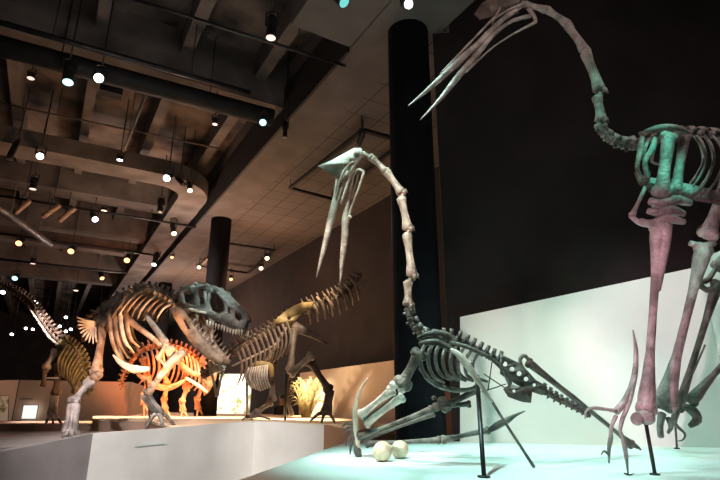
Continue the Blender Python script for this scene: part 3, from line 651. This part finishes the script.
for i in range(13):
    x = 215 + i * 2.5; y = 322 + min(8.5, i * .95)
    for s_ in (1, -1):
        p = skpt(x, y, s_); q = p - V((0, 0, (5.5 - .2 * (i % 3)) * sc(p))); mb = MB(); mb.tube([p, p.lerp(q, .5), q], [1.1 * sc(p), .9 * sc(p), .1 * sc(p)], 6); S(mb, 'tooth', 'bone_cream', k3)
mb = MB(); jw = [(181, 310), (187, 309), (193, 313), (199, 322), (206, 334), (213, 345), (221, 354), (228, 360), (226, 364), (219, 363), (210, 358), (202, 351), (195, 341), (188, 329), (183, 319)]
for s_ in (1, -1): mb.holed(jw, [[(191, 321), (194, 322), (198, 330), (195, 331)]], lambda x, y, w, s_=s_: P(x, y, 10.15) + sd * (s_ * (.27 * (1 - .7 * (y - 310) / 55)) + w * .5), .09)
j3 = S(mb, 'lower_jaw', 'bone_tan', r3)
for i in range(9):
    x = 200 + i * 3; y = 324 + i * 4.2
    for s_ in (1, -1):
        p = P(x, y, 10.15) + sd * (s_ * .27 * (1 - .7 * (y - 310) / 55)); q = p + V((3 * sc(p), 0, 4 * sc(p))); mb = MB(); mb.tube([p, q], [1.1 * sc(p), .15 * sc(p)], 6); S(mb, 'tooth', 'bone_cream', j3)
S(cbone(((190, 309, 10.1), (197, 311, 10.0), (206, 313, 10.0)), (1.6, 1.3, 1.2), 8), 'cheek_bone', 'bone_cream', k3)
S(cbone(((212, 318, 10.3), (211, 330, 10.25), (212, 342, 10.2)), (3, 2.6, 2), 8), 'throat_bone', 'bone_tan', k3)

# ------------------------------------------------------------------ LUNGING SECOND DINOSAUR with raised tail
r4 = thing('dinosaur_skeleton', G(285, 420, -.43), 'dark dinosaur skeleton lunging down with ringed tail raised against black wall', 'skeleton')
Y4 = 12.6
sp4 = chain(r4, ((226, 358, 12.3), (236, 349, 12.3), (250, 340, 12.4), (266, 331, 12.5), (280, 321, 12.6), (292, 315, 12.6)), 15, (4, 4), .9, (4, 4), (4, 4), (1.5, 1.5), V((-.3, 0, 1)), 'bone_brown', .05, .5)
chain(r4, ((304, 311, 12.6), (320, 304, 12.6), (335, 298, 12.55), (346, 291, 12.5), (354, 283, 12.45), (361, 273, 12.4)), 13, (4.4, 2.4), .78, (8, 8), (6, 3), (8, 8), V((-.5, 0, 1)), 'bone_umber', .1, .35, 'tail_vertebra')
for i, q in enumerate(spline([P(*p) for p in ((306, 311, 12.45), (320, 306, 12.4), (335, 301, 12.35), (346, 294, 12.3), (354, 287, 12.3))], 8)):
    x, y = proj(q)
    S(cbone(((x - 4, y - 9, 12.4), (x + 1, y - 3, 12.2), (x + 4, y + 4, 12.2), (x + 5, y + 13, 12.4)), (.9, 1.3, 1.3, .9), 10, 6), 'chevron', 'bone_brown', r4)
chain(r4, ((202, 376, 12.3), (210, 372, 12.3), (219, 365, 12.3), (226, 358, 12.3)), 5, (4.2, 4.2), .9, (4, 4), (4, 4), (2, 2), V((0, 0, 1)), 'bone_brown', .05, .6, 'neck_vertebra')
mb = MB(); mb.holed([(273, 324), (277, 318), (284, 312), (293, 306), (303, 302), (313, 302), (311, 308), (302, 313), (296, 320), (290, 327), (282, 325)], [circ(289, 318, 1.8)], lambda x, y, w: P(x, y, 12.2 + w), .12); S(mb, 'hip_bone', 'bone_ochre', r4, 'tan hip blade')
S(cbone(((289, 323, 12.2), (279, 340, 12.05), (267, 361, 12.0)), (1.6, 2, 2.2), 12), 'pubis', 'bone_tan', r4)
S(cbone(((294, 326, 12.2), (304, 331, 12.15), (314, 336, 12.1), (326, 343, 12.1)), (5, 4.2, 2.6, 1.4), 12, 8, (V((0, 1, 0)), .5)), 'ischium', 'bone_brown', r4)
for i in range(12):
    x, y = proj(sp4[min(14, 2 + i)])
    for near in (1, 0):
        Y = 12.0 if near else 12.9
        S(cbone(((x, y, Y4 - .15), (x + 3, y + 7, Y), (x + 6, y + 18, Y - .05), (x + 4, y + 29, Y), (x + 1, y + 36, Y + (.2 if near else -.2))), (1, 1.2, 1.2, 1.1, .6), 12, 6), 'rib', 'bone_brown', r4)
S(cbone(((232, 366, 12.0), (245, 360, 11.95), (262, 352, 11.95), (276, 344, 12.0)), (.9, 1, 1, .8), 12, 6), 'rib_bar', 'bone_cream', r4)
# belly basket
for i in range(9): S(cbone(((249 + i * 2.3, 368 - i * .4, 11.9), (246 + i * 2.6, 378, 11.7), (251 + i * 2.4, 391 - abs(i - 4) * .9, 11.75)), (1, 1.2, .8), 9, 6), 'belly_rib', 'bone_cream', r4)
S(cbone(((248, 370, 12.1), (258, 364, 12.0), (270, 366, 12.0), (272, 376, 12.05)), (2.4, 3, 3, 2), 12), 'shoulder_blade', 'bone_ochre', r4)
# legs
S(long_bone((294, 330, 12.2), (291, 370, 11.9), 3.2, 1.5, 1.5), 'thigh_bone', 'bone_brown', r4)
S(long_bone((312, 355, 11.9), (290, 374, 11.8), 3.0, 1.4, 1.4), 'thigh_bone', 'bone_cream', r4)
S(long_bone((309, 360, 12.2), (329, 390, 12.4), 3.2, 1.6, 1.5), 'shin_bone', 'bone_umber', r4)
foot(r4, (330, 391, 12.4), (326, 413, 12.35), ((313, 418.5, 12.0), (322, 420, 12.0), (333, 419, 12.1)), 2.7, 'bone_umber')
S(long_bone((273, 362, 12.5), (272, 400, 12.6), 2.6, 1.5, 1.5), 'thigh_bone', 'bone_umber', r4)
S(long_bone((271, 402, 12.6), (256, 413, 12.5), 2.4, 1.4, 1.4), 'shin_bone', 'bone_brown', r4)
foot(r4, (257, 411, 12.5), (250, 417, 12.4), ((243, 419.5, 12.1), (252, 420, 12.1), (268, 418.5, 12.3)), 1.8, 'bone_umber')
S(cbone(((291, 376, 12.7), (287, 396, 12.7), (292, 415, 12.7)), (1.8, 1.6, 2.4), 10), 'shin_bone', 'bone_brown', r4)
# folded arms hanging from the chest
S(long_bone((209, 362, 11.8), (217, 396, 11.7), 1.3, 1.5, 1.4), 'arm_bone', 'bone_cream', r4)
S(long_bone((217, 396, 11.7), (224, 366, 11.9), 1.3, 1.4, 1.5), 'forearm', 'bone_cream', r4)
S(cbone(((210, 362, 11.9), (216, 370, 11.8), (224, 368, 11.9)), (2, 3, 2), 10), 'shoulder_blade', 'bone_pale', r4)
rodm((247, 374, 12.2), G(247, 420, -.43), 1.2, r4); rodm((286, 374, 12.2), G(285, 421.5, -.43), 1.3, r4)

# ------------------------------------------------------------------ small reddish skeleton crouched under the pair
# ------------------------------------------------------------------ ORANGE LIT QUADRUPED behind
r5 = thing('horned_dinosaur_skeleton', G(180, 415, -.42), 'orange lit four legged dinosaur skeleton behind the big one', 'skeleton')
Y5 = 15.5
sp5 = chain(r5, ((128, 366, 15.2), (140, 352, 15.3), (156, 346, 15.4), (174, 347, 15.5), (190, 354, 15.5), (204, 366, 15.5)), 18, (3, 3), .9, (5, 4), (3, 3), (0, 0), V((0, 0, 1)), 'bone_tan', .1, .5)
chain(r5, ((128, 366, 15.2), (122, 378, 15.2), (124, 390, 15.2)), 6, (2.4, 1.4), .9, (3, 2), (2, 1), (3, 2), V((-1, 0, .5)), 'bone_tan', .2, .5, 'tail_vertebra')
for i in range(13):
    x, y = proj(sp5[3 + i])
    for near in (1, 0):
        Y = 14.9 if near else 16.0
        S(cbone(((x, y, Y5), (x + 3, y + 9, Y), (x + 4, y + 24, Y), (x - 1, y + 38 - abs(i - 6), Y + (.2 if near else -.2))), (1, 1.3, 1.3, .8), 12, 6), 'rib', 'bone_tan', r5)
for a, k, c, g, Y in (((143, 358), (148, 380), (143, 396), (147, 416), 15.0), ((163, 366), (167, 386), (164, 400), (167, 415.5), 15.0), ((184, 366), (187, 388), (182, 402), (184, 416), 15.0), ((198, 366), (202, 386), (197, 400), (200, 415), 15.8)):
    S(long_bone((*a, Y), (*k, Y), 2.6, 1.4, 1.5), 'thigh_bone', 'bone_tan', r5); S(long_bone((*k, Y), (*c, Y), 2.2, 1.4, 1.4), 'shin_bone', 'bone_tan', r5)
    pz = proj(V((P(*g, Y).x, P(*g, Y).y, Z(-.41))))
    foot(r5, (*c, Y), (c[0] + 1, c[1] + 9, Y), ((g[0] - 3, pz[1] - .7, Y), (g[0] + 3, pz[1] - .7, Y)), 1.7, 'bone_tan', 'bone_tan')
mb = MB(); mb.holed([(204, 352), (214, 356), (219, 366), (216, 380), (209, 392), (204, 396), (202, 384), (199, 374), (198, 362)], [circ(209, 370, 2.4), circ(207, 360, 2)], lambda x, y, w: P(x, y, 15.3 + w), .25); s5 = S(mb, 'skull', 'bone_tan', r5)
S(cbone(((138, 374, 14.9), (152, 384, 14.8), (168, 388, 14.8), (186, 380, 14.9)), (2, 3, 3, 2), 12), 'shoulder_blade', 'bone_tan', r5)
S(cbone(((176, 360, 14.9), (190, 372, 14.8), (204, 376, 14.9)), (2.4, 3, 2), 12), 'shoulder_blade', 'bone_tan', r5)
S(cbone(((186, 378, 14.8), (196, 384, 14.8), (207, 392, 14.8)), (1.4, 1.8, 1.2), 8), 'horn', 'bone_cream', s5)

# ------------------------------------------------------------------ LEFT SKELETON with rising tail
r6 = thing('dinosaur_skeleton', G(55, 421, -.45), 'olive brown dinosaur skeleton at far left, long tail rising to upper left', 'skeleton')
sp6 = chain(r6, ((62, 342, 12.6), (71, 347, 12.5), (79, 356, 12.4), (83, 368, 12.3), (84, 380, 12.3)), 11, (4.6, 4), .92, (4, 4.5), (4, 4), (0, 0), V((.7, 0, .5)), 'bone_olive', .1, .6)
chain(r6, ((62, 342, 12.6), (52, 332, 12.7), (42, 318, 12.9), (30, 302, 13.2), (16, 291, 13.5), (-2, 283, 13.9), (-20, 278, 14.2)), 28, (4.2, 1.5), .92, (3.6, 1.6), (2.6, 1), (3, 1.2), V((.5, 0, .8)), 'bone_umber', .2, .5, 'tail_vertebra')
S(cbone(((62, 347, 12.4), (50, 338, 12.5), (39, 322, 12.7), (27, 305, 13.0)), (1.3, 1.1, .9, .6), 16, 6), 'tendon', 'bone_mid', r6)
for i in range(9):
    x, y = proj(sp6[min(10, 1 + i)])
    for near in (1, 0):
        Y = 11.9 if near else 12.9
        S(cbone(((x, y, 12.4), (x - 3, y + 5, Y), (x - 8, y + 14, Y), (x - 9, y + 24, Y), (x - 7, y + 31, Y + (.2 if near else -.2))), (1.1, 1.5, 1.5, 1.2, .6), 12, 6), 'rib', 'bone_olive', r6)
mb = MB(); mb.holed([(56, 346), (63, 341), (70, 345), (66, 356), (58, 358)], [circ(62, 350, 1.4)], lambda x, y, w: P(x, y, 12.2 + w), .12); S(mb, 'hip_bone', 'bone_olive', r6)
S(long_bone((56, 350, 12.2), (46, 368, 12.1), 2.6, 1.5, 1.5), 'thigh_bone', 'bone_pale', r6)
S(long_bone((45, 370, 12.1), (43, 386, 12.2), 1.9, 1.6, 1.3), 'shin_bone', 'bone_brown', r6)
S(long_bone((59, 364, 12.2), (56, 394, 12.3), 3.0, 1.5, 1.5), 'thigh_bone', 'bone_brown', r6)
foot(r6, (55, 396, 12.4), (52, 414, 12.5), ((47, 421, 12.4), (53, 421.5, 12.4), (60, 421, 12.5)), 2.4, 'bone_pale')
S(long_bone((70, 366, 12.1), (76, 392, 12.3), 2.4, 1.5, 1.5), 'arm_bone', 'bone_olive', r6)
S(cbone(((45, 378, 12.1), (51, 378, 12.1), (58, 378, 12.1)), (.8, .8, .8), 5), 'brace_bar', 'sign', r6)
chain(r6, ((84, 380, 12.3), (87, 388, 12.2), (90, 394, 12.1)), 4, (3.4, 3), .9, (2, 2), (2.5, 2), (0, 0), V((1, 0, .3)), 'bone_olive', .1, .6, 'neck_vertebra')

# ------------------------------------------------------------------ dry fern clump and a visitor behind the deck
r7 = thing('fern_clump', G(306, 417.2, -.42), 'warm lit clump of dry yellow fern fronds between the lunging skeleton legs', 'plant')
base = V(r7['_o'])
for i in range(95):
    a = random.uniform(0, 6.283); sp = random.uniform(.1, .5); h = random.uniform(.35, 1.15)
    d = V((math.cos(a), math.sin(a) * .6, 0)); t0 = base + d * .12 + V((0, 0, .0))
    pts = spline([t0, base + d * (sp * .6) + V((0, 0, h * .7)), base + d * sp + V((0, 0, h)), base + d * (sp + .16) + V((0, 0, h * .86))], 9)
    mb = MB(); mb.tube(pts, [.012, .012, .012, .011, .01, .01, .008, .006, .003], 5)
    sdv = d.cross(V((0, 0, 1))).normalized()
    for k in range(2, 9):
        L = .11 * math.sin(math.pi * (k - 1) / 8.5)
        for q in (-1, 1): mb.tube([pts[k], pts[k] + sdv * (q * L) + V((0, 0, .02)) + d * .03], [.009, .002], 4, (V((0, 0, 1)), .4))
    S(mb, 'frond', 'fern', r7)
# visitor
pv = P(282, 402, 18.8); pv.z = 0
r8 = thing('person', pv, 'standing visitor in dark clothes seen between the skeleton legs beyond the deck', 'person')
def skinfig():
    vs = [(0, 0, .95), (0, 0, 1.2), (0, 0, 1.42), (0, 0, 1.52), (0, -.02, 1.66), (.1, 0, .9), (.11, -.02, .5), (.11, 0, .08), (.12, -.14, .04), (-.1, 0, .9), (-.11, .03, .5), (-.11, .02, .08), (-.12, -.12, .04),
          (.19, 0, 1.4), (.25, .02, 1.12), (.24, -.1, .88), (-.19, 0, 1.4), (-.26, .02, 1.12), (-.24, -.08, .88), (0, -.02, 1.76)]
    es = [(0, 1), (1, 2), (2, 3), (3, 4), (4, 19), (0, 5), (5, 6), (6, 7), (7, 8), (0, 9), (9, 10), (10, 11), (11, 12), (2, 13), (13, 14), (14, 15), (2, 16), (16, 17), (17, 18)]
    rs = [.15, .14, .15, .06, .085, .085, .06, .045, .04, .085, .06, .045, .04, .06, .045, .035, .06, .045, .035, .07]
    me = bpy.data.meshes.new('body'); me.from_pydata(vs, es, []); o = bpy.data.objects.new('body', me); col.objects.link(o)
    m = o.modifiers.new('Skin', 'SKIN'); 
    for i, r in enumerate(rs): me.skin_vertices[0].data[i].radius = (r, r)
    me.skin_vertices[0].data[0].use_root = True
    o.modifiers.new('Sub', 'SUBSURF').levels = 2
    dg = bpy.context.evaluated_depsgraph_get(); ev = bpy.data.meshes.new_from_object(o.evaluated_get(dg)); o.modifiers.clear(); o.data = ev
    ev.materials.clear(); ev.materials.append(M['cloth']); ev.materials.append(M['skin'])
    for pl in ev.polygons:
        pl.use_smooth = True
        if pl.center.z > 1.5: pl.material_index = 1
    return o
try:
    bo = skinfig(); bo.parent = r8; bo['_o'] = list(pv)
    mb = MB(); mb.blob(pv + V((0, .02, 1.72)), .105, 1.1); S(mb, 'hair', 'hair', r8)
except Exception as ex: print('skin failed', ex)

# ------------------------------------------------------------------ ceiling services
def pipe(name, a, c, rel, r, m, label, cat, rel2=None, group=None, ext=0):
    A, C = G(*a, rel), G(*c, rel2 if rel2 is not None else rel); d = (C - A).normalized(); C = C + d * ext; A = A - d * ext
    mb = MB(); mb.tube([A, A.lerp(C, .33), A.lerp(C, .66), C], [r] * 4, 12, None, False)
    nb = max(2, int((C - A).length / 2.5))
    for i in range(nb):
        q = A.lerp(C, (i + .5) / nb); mb.tube([q + V((0, 0, r * .5)), V((q.x, q.y, Z(7.497) if q.dot(W) < vA - .1 else Z(RS - .003)))], [.012, .012], 6, None, False)
    o = mb.build(name, m, None, True, A); tag(o, label, cat, group); return o
pipe('air_duct', (-30, 38), (272, 118), 5.9, .19, 'duct', 'thick black air duct crossing the upper left ceiling', 'duct')
pipe('lighting_pipe', (-30, 14), (250, 93), 5.75, .05, 'black', 'black lighting pipe above the thick air duct', 'pipe')
pipe('conduit', (130, -2), (345, 66), 5.9, .028, 'black', 'thin conduit running to the soffit edge, nearest the top edge of picture', 'pipe')
pipe('conduit', (-10, 101), (226, 150), 6.75, .022, 'beam', 'thin pale conduit below the thick air duct', 'pipe')
pipe('lighting_pipe', (-10, 194), (196, 227), 5.9, .04, 'black', 'black lighting pipe under the rounded bulkhead', 'pipe')
pipe('lighting_pipe', (-10, 232), (160, 256), 5.9, .05, 'black', 'black lighting pipe in the second bay behind the bulkhead', 'pipe')
pipe('lighting_pipe', (-10, 258), (128, 273), 5.9, .05, 'black', 'farthest black lighting pipe over the left skeleton', 'pipe')
pipe('air_duct', (-6, 205), (50, 244), 5.2, .11, 'grey_metal', 'slanting grey tube at the left edge below the ceiling', 'duct', 5.2)
pipe('hanging_pole', (147, 92), (123.5, 151), 6.3, .03, 'beam', 'thin pale pole slanting down to a small spotlight', 'pipe', 5.9)
def track(name, corners, rel, label):
    ps = [G(*c, rel) for c in corners]; r = thing(name, ps[0], label, 'light track'); n = len(ps)
    for i in range(n):
        a, c = ps[i], ps[(i + 1) % n]; t = (c - a).normalized(); sdv = t.cross(V((0, 0, 1)))
        mb = MB(); mb.prism(a, c, V((0, 0, 1)), sdv, .07, .09, .07, .09); S(mb, 'rail', 'black', r).data.shade_flat()
        mb = MB(); mb.tube([a, V((a.x, a.y, Z(RS - .003)))], [.012, .012], 6, None, False); S(mb, 'hanger', 'black', r)
track('light_track', ((290, 188), (363, 130), (404, 141), (332, 199)), 5.75, 'black rectangular light track under the tiles behind the drooping beak')
track('light_track', ((199, 266), (226, 243), (274, 250), (248, 273)), 5.75, 'black rectangular light track around the second column')

vb = G(111, 91, 6.3); mb = MB(); mb.box((-.22, -.12, -.09), (.22, .12, .09)); mb.v = [Matrix.Rotation(ANG, 3, 'Z') @ q + vb for q in mb.v]
mb.tube([vb + V((0, 0, .08)), V((vb.x, vb.y, Z(7.497)))], [.012, .012], 6, None, False)
tag(mb.build('junction_box', 'black', None, False, vb), 'small black box below the duct, beside the bright white spotlight', 'junction box')
# spotlights --------------------------------------------------------
def spotlight(x, y, rel, aim, r, ln, lens, label, group='spotlights hung from the dark ceiling', body='black', top_rel=None):
    c = G(x, y, rel); ax_ = V(aim).normalized(); R = r * (.86 if c.y < 9.5 else .75)
    root = thing('spotlight', c - ax_ * ln * .5, label, 'spotlight', group)
    mb = MB(); mb.tube([c - ax_ * ln, c - ax_ * ln * .9, c - ax_ * ln * .35, c - ax_ * .01, c + ax_ * .03], [R * .75, R * .92, R * .95, R, R * 1.08], 14, None, False)
    S(mb, 'housing', body, root)
    mb = MB(); mb.tube([c + ax_ * .031, c + ax_ * .036], [R * .92, R * .85], 16, None, False); S(mb, 'lens', lens, root)
    mid = c - ax_ * ln * .5; s_ = ax_.cross(V((0, 0, 1))); s_ = s_.normalized() if s_.length > .1 else V((1, 0, 0))
    top = mid + V((0, 0, ln * .5 + R)) if abs(ax_.z) < .9 else c - ax_ * (ln + R)
    mb = MB(); mb.tube([mid + s_ * R * 1.15, mid + s_ * R * 1.15 + (top - mid) * .9, top, mid - s_ * R * 1.15 + (top - mid) * .9, mid - s_ * R * 1.15], [.014] * 5, 6); S(mb, 'yoke', 'black', root)
    zt = Z(7.497) if c.dot(W) < vA - .05 else Z(RS - .003)
    if top_rel: zt = max(Z(top_rel), top.z + .02)
    mb = MB(); mb.tube([top, V((top.x, top.y, zt))], [.014, .014], 6, None, False); S(mb, 'stem', 'black', root)
DN = (0, 0, -1); CM = (.25, -.8, -.75); CL = (.8, -.6, -.8); CR_ = (-.6, -.5, -.8); SW = (.75, .3, -.5)
LAMPS = [
 (271, 36, 4.9, DN, .085, .34, 'lens_pink', 'cylinder spotlight hanging straight down near top centre, white lens'),
 (343, 1, 5.2, (.6, -.2, -.8), .10, .3, 'lens_teal', 'tilted teal spotlight cut by the top edge'),
 (408, 4, 5.7, CM, .085, .22, 'lens_white', 'bright round spotlight above the massive black column'),
 (31, 77, 6.3, DN, .085, .1, 'lens_pink', 'pinkish downlight under the duct, nearest the left edge'),
 (68, 81, 5.0, (.2, -.2, -1), .10, .42, 'lens_cyan', 'long theatre spotlight with pale cyan oval lens under the air duct'),
 (99, 78, 5.2, (.35, -.8, -.6), .095, .34, 'lens_white', 'bright white spotlight under the air duct, right of the cyan one'),
 (215, 123, 5.6, DN, .08, .12, 'lens_pink', 'pinkish downlight near the right end of the air duct'),
 (263, 122, 5.3, (.1, -.7, -.8), .085, .24, 'lens_cyan', 'cyan white spotlight under the end of the lighting pipe'),
 (285, 136, 5.4, (0, .1, -1), .07, .34, 'grey_metal', 'unlit grey cylinder spotlight against the soffit edge'),
 (40, 156, 5.6, (.45, -.7, -.55), .115, .34, 'lens_white', 'bright spotlight in front of the bulkhead at left'),
 (120, 159, 5.8, DN, .10, .08, 'lens_white', 'small pale downlight at the lower end of the slanting pole'),
 (167, 178, 5.6, (.1, -.8, -.6), .13, .3, 'lens_white', 'brightest round spotlight on the bulkhead band'),
 (190, 190, 5.6, (.3, -.5, -.8), .10, .4, 'lens_warm', 'small yellow spotlight at the rounded bulkhead corner'),
 (33, 188, 5.4, DN, .12, .3, 'lens_pink', 'downlight cylinder below the bulkhead at left'),
 (16, 212, 5.4, (-.8, .2, -.6), .10, .55, 'grey_metal', 'copper lit tilted spotlight body, nearest the left edge', 'bone_tan'),  # tan housing on these three paints in the orange light they catch
 (44, 216, 5.4, (-.8, .2, -.5), .10, .6, 'grey_metal', 'copper lit tilted spotlight body, middle of three', 'bone_tan'),
 (60, 220, 5.4, (-.8, .2, -.6), .10, .6, 'grey_metal', 'copper lit tilted spotlight body, rightmost of three', 'bone_tan'),
 (95, 219, 5.5, (.55, -.6, -.6), .13, .5, 'lens_white', 'white spotlight angled right below the bulkhead centre'),
 (104, 210, 6.25, DN, .12, .08, 'lens_warm', 'flat pale downlight above the white angled spotlight'),
 (160, 211, 5.6, DN, .12, .42, 'grey_metal', 'unlit black cylinder spotlight left of the second column'),
 (174, 233, 5.4, (.35, -.5, -.8), .12, .55, 'lens_warm', 'warm spotlight on a long body left of the second column'),
 (19, 243, 5.4, CM, .15, .3, 'lens_orange', 'orange spotlight in the second bay, nearest the left edge'),
 (71, 251, 5.4, CM, .16, .3, 'lens_orange', 'orange spotlight in the second bay, centre of the row'),
 (33, 263, 5.6, DN, .14, .2, 'lens_pink', 'flat pink downlight below the orange spotlight at left'),
 (15, 278, 5.4, CM, .17, .3, 'lens_cyan', 'bluish spotlight just above the rising tail tip'),
 (127, 260, 5.4, CM, .16, .4, 'lens_orange', 'amber spotlight above the ribcage of the big skeleton'),
 (102, 278, 6.3, (.5, -.4, -.7), .16, .6, 'lens_orange', 'amber spotlight tilted right above the big ribcage'),
 (154, 264, 5.4, (0, -.4, -.9), .14, .6, 'lens_white', 'white spotlight with long body above the far column'),
 (172, 257, 5.6, CM, .09, .2, 'lens_orange', 'tiny orange spotlight between the two far columns'),
 (199, 267, 5.35, CM, .11, .16, 'lens_warm', 'small warm spotlight at the left corner of the column track'),
 (267, 258, 5.25, CM, .12, .3, 'lens_warm', 'upper warm spotlight of the pair at the right of the column track'),
 (261, 268, 5.2, CM, .12, .3, 'lens_warm', 'lower warm spotlight of the pair at the right of the column track'),
 (231, 279, 5.4, CM, .11, .3, 'lens_orange', 'orange spotlight just right of the second column'),
 (9, 158, 5.5, (-.1, -.2, -1), .10, .5, 'grey_metal', 'unlit long black theatre spotlight at the left edge, in front of the bulkhead'),
 (183, 184, 5.7, (.6, -.3, -.6), .10, .35, 'grey_metal', 'unlit black spotlight right of the brightest one on the bulkhead'),
 (359, 143, 5.4, (-.3, .5, -.5), .08, .3, 'grey_metal', 'unlit black spotlight on the track above the drooping head'),
 (76, 290, 5.5, DN, .16, .1, 'lens_warm', 'small pale spotlight left of the big ribcage top'),
 (36, 302, 5.3, CM, .16, .2, 'lens_white', 'small white spotlight above the middle of the rising tail'),
 (3, 292, 5.4, CM, .17, .2, 'lens_white', 'small white spotlight at the left edge beside the tail'),
 (45, 319, 5.0, CM, .17, .2, 'lens_warm', 'small warm spotlight right of the rising tail'),
 (99, 312, 5.0, CM, .17, .2, 'lens_white', 'small white spotlight just left of the big hip bone'),
]
for s_ in LAMPS:
    spotlight(*s_[:8], body=s_[8] if len(s_) > 8 else 'black', top_rel=5.69 if 'column track' in s_[7] or 'end of the lighting pipe' in s_[7] else None)
far = [(26, 328, 4.2), (33, 329, 4.0), (66, 317, 4.6), (60, 326, 4.1), (66, 331, 3.8), (71, 329, 4.0), (12, 334, 3.6)]
fl = ['left of the pair below the rising tail', 'right of the pair below the rising tail', 'highest of the four right of the tail', 'leftmost of the four right of the tail', 'lowest of the four right of the tail', 'rightmost of the four right of the tail', 'lowest near the left edge']
for (x, y, rel), t in zip(far, fl): spotlight(x, y, rel, CM, .13, .2, 'lens_white', 'tiny distant spotlight, ' + t, 'tiny distant spotlights')

# ------------------------------------------------------------------ light
LS = 1.0
def spot(loc, tgt, c, e, ang=30, blend=.6, rad=.08):
    l = bpy.data.lights.new('spot_lamp', 'SPOT'); l.color = c; l.energy = e * LS; l.spot_size = math.radians(ang); l.spot_blend = blend; l.shadow_soft_size = rad
    o = bpy.data.objects.new('spot_lamp', l); col.objects.link(o); o.location = loc
    o.rotation_euler = (V(tgt) - V(loc)).to_track_quat('-Z', 'Y').to_euler(); return o
def point(loc, c, e, rad=.3):
    l = bpy.data.lights.new('fill_light', 'POINT'); l.color = c; l.energy = e * LS; l.shadow_soft_size = rad
    o = bpy.data.objects.new('fill_light', l); col.objects.link(o); o.location = loc; return o
CY = (.55, 1, .92); TEAL = (.12, .95, .68); PINK = (1, .45, .55); WARM = (1, .78, .5); ORG = (1, .36, .1); WH = (1, .95, .88)
spot((-.6, 3.4, 7.2), (1.0, 5.0, 1.1), CY, 1700, 36, .7)                    # wash on the pale platform
spot((.6, 6.4, 7.2), (1.3, 5.2, 1.1), CY, 1100, 42, .8)
spot((2.6, 5.4, 7.3), (2.6, 5.9, 1.1), (.35, 1, .85), 380, 44, .9)
spot((-1.2, 1.5, 5.5), P(525, 385, 6.8), (1, .96, .88), 1150, 24, .9)             # backdrop panel
spot((2.3, 4.95, 7.0), P(675, 345, 6.35), (.62, 1, .84), 620, 44, .9)
spot((-.6, .7, 2.3), P(668, 325, 4.3), (1, .56, .7), 1000, 30, .6)              # pink on the standing skeleton
spot((2.4, 1.6, 7.2), P(674, 165, 4.2), TEAL, 1300, 9, .5)
spot((1.0, 2.0, 7.2), P(597, 105, 4.4), TEAL, 420, 8, .6)
spot((-1.5, 2, 3.2), P(395, 240, 4.7), (1, .68, .55), 150, 24, .7)
spot((-1.6, 2.6, 6.9), P(342, 168, 4.72), (.95, 1, .88), 230, 9, .6)
spot((-1.8, 2.2, 6.8), P(372, 415, 5.1), (1, .96, .92), 2200, 14, .7)
spot((.2, .6, 2.6), P(450, 60, 4.3), (1, .42, .32), 42, 40, .8)
spot((-1.4, 1.8, 6.9), P(450, 365, 4.6), (1, .93, .86), 420, 16, .7)
# big dinosaur group
spot((-1.0, 6.0, 7.0), P(212, 300, 10.2), (.6, .95, .95), 1700, 13, .6)
spot((-2.8, 8.6, 1.7), P(130, 335, 10.3), (1, .5, .24), 700, 60, .7)
spot((-6.5, 6.0, 5.5), P(90, 370, 9.5), (1, .72, .66), 1100, 26, .7)
spot((-3.2, 5.5, 6.8), P(158, 372, 9.9), (.85, .95, 1), 1500, 12, .7)
spot((-1.0, 8.5, 6.8), P(270, 355, 12.3), (1, .86, .7), 2200, 18, .7)
spot((-1.9, 13.5, 6.9), P(300, 415, 13.6), WARM, 10000, 26, .8)
spot((-1.4, 11.5, 6.9), P(312, 392, 16.3), (1, .84, .58), 24000, 12, .7)
spot((-3.5, 12.0, 6.9), P(215, 412, 14.5), WARM, 10000, 32, .8)
spot((-5.2, 11.2, 6.9), P(120, 412, 14), WARM, 8000, 26, .8)
spot((-4.4, 12.6, 1.4), P(170, 375, 15.4), (1, .2, .05), 1100, 56, .7)
spot((-4, 13, 6.5), P(170, 390, 15.4), (1, .17, .045), 17000, 19, .7)
spot((-1.6, 2.4, 6.8), P(165, 455, 9.4), (1, .95, .93), 4800, 36, .8)    # pale front panel
spot((.4, 4.5, 6.8), P(290, 445, 11), (1, .9, .8), 2600, 20, .8)
spot((-8, 10, 6.5), P(58, 412, 14), (1, .82, .72), 8000, 22, .8)
spot((-3.5, 16.5, 6.5), P(228, 390, 22.8), (1, .9, .78), 12000, 18, .8)
spot((-1.6, 9.0, 6.5), P(345, 400, 16), WARM, 3500, 18, .9)
# added fill points that brighten the ceiling and walls, no fixtures behind them
for q, c, e in (((-3.5, 6, 4.9), (1, .86, .8), 70), ((-6.0, 15.6, 5.5), (1, .8, .7), 200), ((-3.4, 17.5, 5.6), (1, .46, .26), 120), ((-9, 24, 5), (1, .76, .64), 360), ((-14, 33, 5), (1, .8, .7), 600),
                ((.2, 9.5, 5), (1, .86, .8), 26), ((-7.8, 25, 5.4), (1, .44, .22), 260), ((-5.5, 14.5, 5.6), (1, .48, .26), 90), ((1, 3, 5.2), (1, .86, .78), 40), ((4.0, 3.6, 5.6), (1, .84, .8), 60)):
    point(q, c, e, .25)
w = bpy.data.worlds.new('world'); scene.world = w; w.use_nodes = True
w.node_tree.nodes['Background'].inputs[0].default_value = (.02, .018, .018, 1)
scene.view_settings.view_transform = 'Standard'; scene.view_settings.look = 'None'; scene.view_settings.gamma = 1; scene.view_settings.exposure = 0
scene.cycles.max_bounces = 6
for o in bpy.data.objects:
    if '_o' in o: del o['_o']
